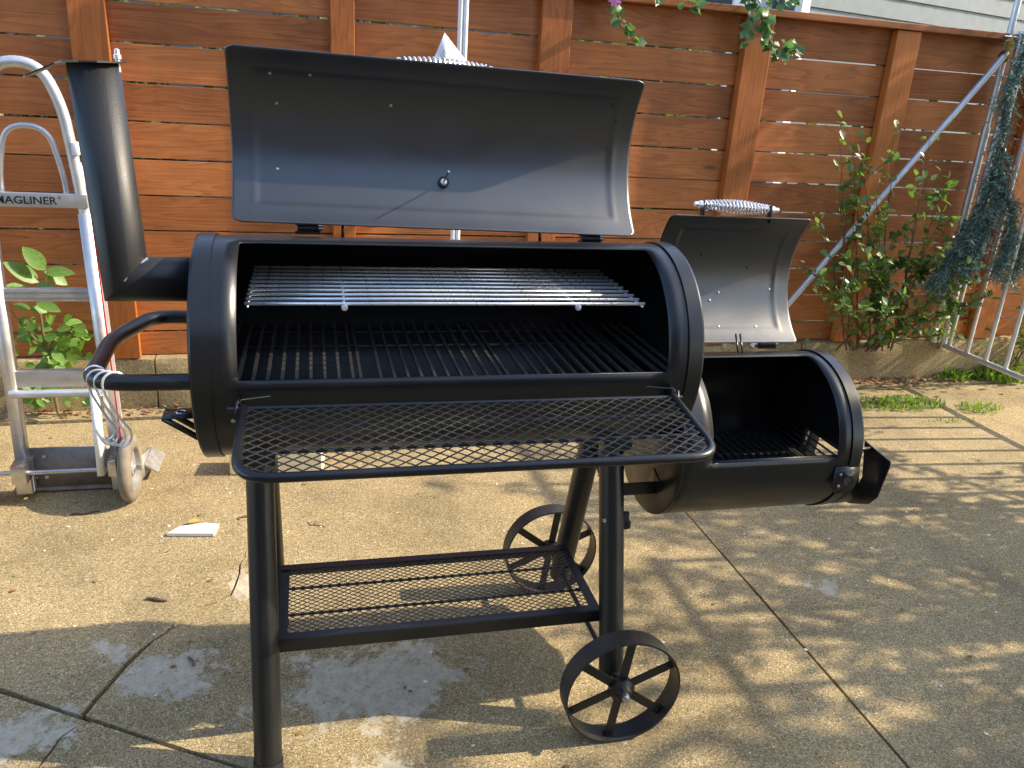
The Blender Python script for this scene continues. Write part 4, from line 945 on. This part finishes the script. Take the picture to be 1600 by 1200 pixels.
# fallen leaves along the kerb, joined: nobody could count them
rnd = random.Random(51); items = []
for i in range(420):
    x = rnd.choice((rnd.uniform(-1.3, .3), rnd.uniform(2.3, 4.6), rnd.uniform(2.5, 4.0))); y = fence_y(x) - .05 - abs(rnd.gauss(0, .045))
    items.append((Vector((x, y, .008 + rnd.random() * .012)), Vector((rnd.gauss(0, 1), rnd.gauss(0, 1), rnd.gauss(0, .25))), Vector((rnd.gauss(0, .3), rnd.gauss(0, .3), 1)), rnd.uniform(.02, .045)))
o = leaf_cloud('leaf_litter', items, LEAFP, LEAF_D, None, 'stuff'); tag(o, 'dry reddish leaves gathered along the foot of the kerb', 'leaves')

# ------------------------------------------------------------------ small things on the paving
def prism(bm, pts_, z0, z1):
    a_ = [bm.verts.new((x, y, z0)) for x, y in pts_]; b_ = [bm.verts.new((x, y, z1)) for x, y in pts_]; bm.faces.new(a_[::-1]); bm.faces.new(b_)
    for i in range(len(pts_)): j = (i + 1) % len(pts_); bm.faces.new((a_[i], a_[j], b_[j], b_[i]))
    bmesh.ops.bevel(bm, geom=list(bm.edges), offset=.0015, segments=1, affect='EDGES')
o = one('stone_shard', lambda bm: prism(bm, [(-.262, .772), (-.115, .752), (-.105, .812), (-.150, .826), (-.225, .812)], .001, .014), STONE, None, False); tag(o, 'pale wedge-shaped stone shard lying on the concrete', 'stone')
o = leaf_cloud('yellow_leaf', [(Vector((-.205, .84, .012)), Vector((1, .2, .1)), Vector((.1, -.3, 1)), .035)], LEAFP, LEAF_Y, None); tag(o, 'small yellow leaf beside the pale stone shard', 'leaf')
o = one('wood_block', lambda bm: box(bm, (.070, 1.235, .047), (.34, .11, .09), Matrix.Rotation(R_(-6), 3, 'Z'), .004), BLOCKW, None, False); tag(o, 'cream coloured wood block on the ground behind the front leg', 'wood block')
def stick(a, b, r, label, mat=TWIG, bendy=.006, seed=1):
    rnd = random.Random(seed); a, b = Vector((*a, r)), Vector((*b, r)); pts_ = [a.lerp(b, k / 5) + (Vector((rnd.gauss(0, bendy), rnd.gauss(0, bendy), abs(rnd.gauss(0, .001)))) if 0 < k < 5 else Vector()) for k in range(6)]
    o = one('twig', lambda bm: tube(bm, pts_, [r * .7, r, r * .9, r, r * .8, r * .5], 7), mat); tag(o, label, 'twig', 'twigs on the concrete')
stick((-.263, .428), (-.205, .408), .005, 'short thick brown twig lying on the open sunny concrete', seed=2, bendy=.002)
stick((-.60, .945), (-.50, .965), .0035, 'thin brown twig lying below the hand truck nose plate', seed=3)
stick((-.115, .150), (-.095, .115), .004, 'dark stub of twig beside the long crack in the concrete', seed=4, bendy=.002)
stick((-.045, .86), (-.01, .875), .003, 'tiny brown twig right of the pale stone shard', seed=5)
stick((.18, .80), (.235, .77), .0014, 'thin curved dry stem on the concrete above the bottom shelf', seed=6)
stick((3.28, 1.93), (3.36, 1.83), .003, 'pale twig at the kerb above the weed clump', seed=7)
rnd = random.Random(61)
items = []
for i in range(170):
    x, y = rnd.uniform(-.9, 2.6), rnd.uniform(-.5, 1.6); items.append((Vector((x, y, .002)), Vector((rnd.gauss(0, 1), rnd.gauss(0, 1), .1)), Vector((rnd.gauss(0, .3), rnd.gauss(0, .3), 1)), rnd.uniform(.006, .014)))
o = leaf_cloud('scattered_chips', items, LEAFQ, STONE, None, 'stuff'); tag(o, 'tiny pale chips scattered over the concrete', 'chips')
items = [(Vector((rnd.uniform(-.9, 2.8), rnd.uniform(-.4, 1.7), .003)), Vector((rnd.gauss(0, 1), rnd.gauss(0, 1), .1)), Vector((0, 0, 1)), rnd.uniform(.008, .02)) for i in range(90)]
o = leaf_cloud('scattered_crumbs', items, LEAFQ, LEAF_D, None, 'stuff'); tag(o, 'tiny brown plant crumbs scattered over the concrete', 'crumbs')

# ------------------------------------------------------------------ tree beyond the picture edge that dapples the paving
tr = thing('yard_tree', 'small leafy tree standing past the gate that dapples the paving with shade', 'tree', (4.85, -.35, 0))
rnd = random.Random(71); bt = bmesh.new(); items = []
tube(bt, [(4.85, -.4, 0), (4.83, -.38, .6), (4.75, -.30, 1.3), (4.7, -.25, 2.2)], [.07, .06, .05, .02], 12)
for k in range(82):
    a = rnd.uniform(0, 6.283); r = math.sqrt(rnd.uniform(.05, 1)); b0 = Vector((4.8, -.36, rnd.uniform(.6, 1.7))); e = Vector((4.62 + .5 * math.cos(a) * r, -.20 + 1.35 * math.sin(a) * r, rnd.uniform(1.0, 2.62)))
    pp = [b0.lerp(e, q / 8) + rv(rnd, .015) for q in range(9)]; tube(bt, pp, [.016 * (1 - .85 * q / 8) + .0015 for q in range(9)], 6)
    for q in range(4, 9):
        for s in range(2):
            c0 = pp[q]; tw = c0 + Vector((rnd.gauss(0, .10), rnd.gauss(0, .15), rnd.gauss(0, .11))); tube(bt, [c0, tw], .002, 4)
            for l in range(8): items.append((c0.lerp(tw, rnd.random() * 1.15) + rv(rnd, .018), rv(rnd), rv(rnd), rnd.uniform(.045, .075)))
obj('trunk', bt, BARK, tr); leaf_cloud('crown', items, LEAFP, LEAF_T, tr, 'stuff')

bg = thing('added_shade_tree', 'unseen broad-leaved tree added past the picture edge to shade the yard', 'tree', (7.2, -2.9, 0))  # put in out of view to block sky light and shade the foreground
rnd = random.Random(81); bt = bmesh.new(); items = []
tube(bt, [(7.2, -2.9, 0), (7.15, -2.85, 1.2), (7.0, -2.7, 2.4), (6.9, -2.6, 6.0)], [.17, .14, .11, .05], 12)
for k in range(120):
    a = rnd.uniform(0, 6.283); b0 = Vector((7.0, -2.75, rnd.uniform(1.3, 5.2))); r = rnd.uniform(.5, 1); e = Vector((6.7 + 1.8 * math.cos(a) * r, -2.75 + 2.1 * math.sin(a) * r, rnd.uniform(1.6, 8.4)))
    pp = [b0.lerp(e, q / 8) + rv(rnd, .04) for q in range(9)]; tube(bt, pp, [.04 * (1 - .85 * q / 8) + .003 for q in range(9)], 6)
    for q in range(3, 9):
        for l in range(16): items.append((pp[q] + rv(rnd, .22), rv(rnd), rv(rnd), rnd.uniform(.18, .30)))
obj('trunk', bt, BARK, bg); leaf_cloud('crown', items, LEAFP, LEAF_T, bg, 'stuff')

# unseen tree added past the gate to keep low sun off far fence boards
gt = thing('added_fence_tree', 'unseen leafy tree added past the gate to shade the far fence', 'tree', (5.4, 2.15, 0))
rnd = random.Random(91); bt = bmesh.new(); items = []
tube(bt, [(5.4, 2.15, 0), (5.38, 2.14, 1.0), (5.35, 2.12, 1.9), (5.3, 2.1, 2.8)], [.07, .06, .05, .02], 10)
for k in range(40):
    a = rnd.uniform(0, 6.283); b0 = Vector((5.37, 2.12, rnd.uniform(1.4, 2.4))); r = rnd.uniform(.3, 1); e = Vector((5.35 + .85 * math.cos(a) * r, 2.12 + .36 * math.sin(a) * r, rnd.uniform(1.75, 3.3)))
    pp = [b0.lerp(e, q / 8) + rv(rnd, .015) for q in range(9)]; tube(bt, pp, [.016 * (1 - .85 * q / 8) + .002 for q in range(9)], 6)
    for q in range(3, 9):
        for l in range(15): items.append((pp[q] + rv(rnd, .08), rv(rnd), rv(rnd), rnd.uniform(.07, .11)))
obj('trunk', bt, BARK, gt); leaf_cloud('crown', items, LEAFP, LEAF_T, gt, 'stuff')
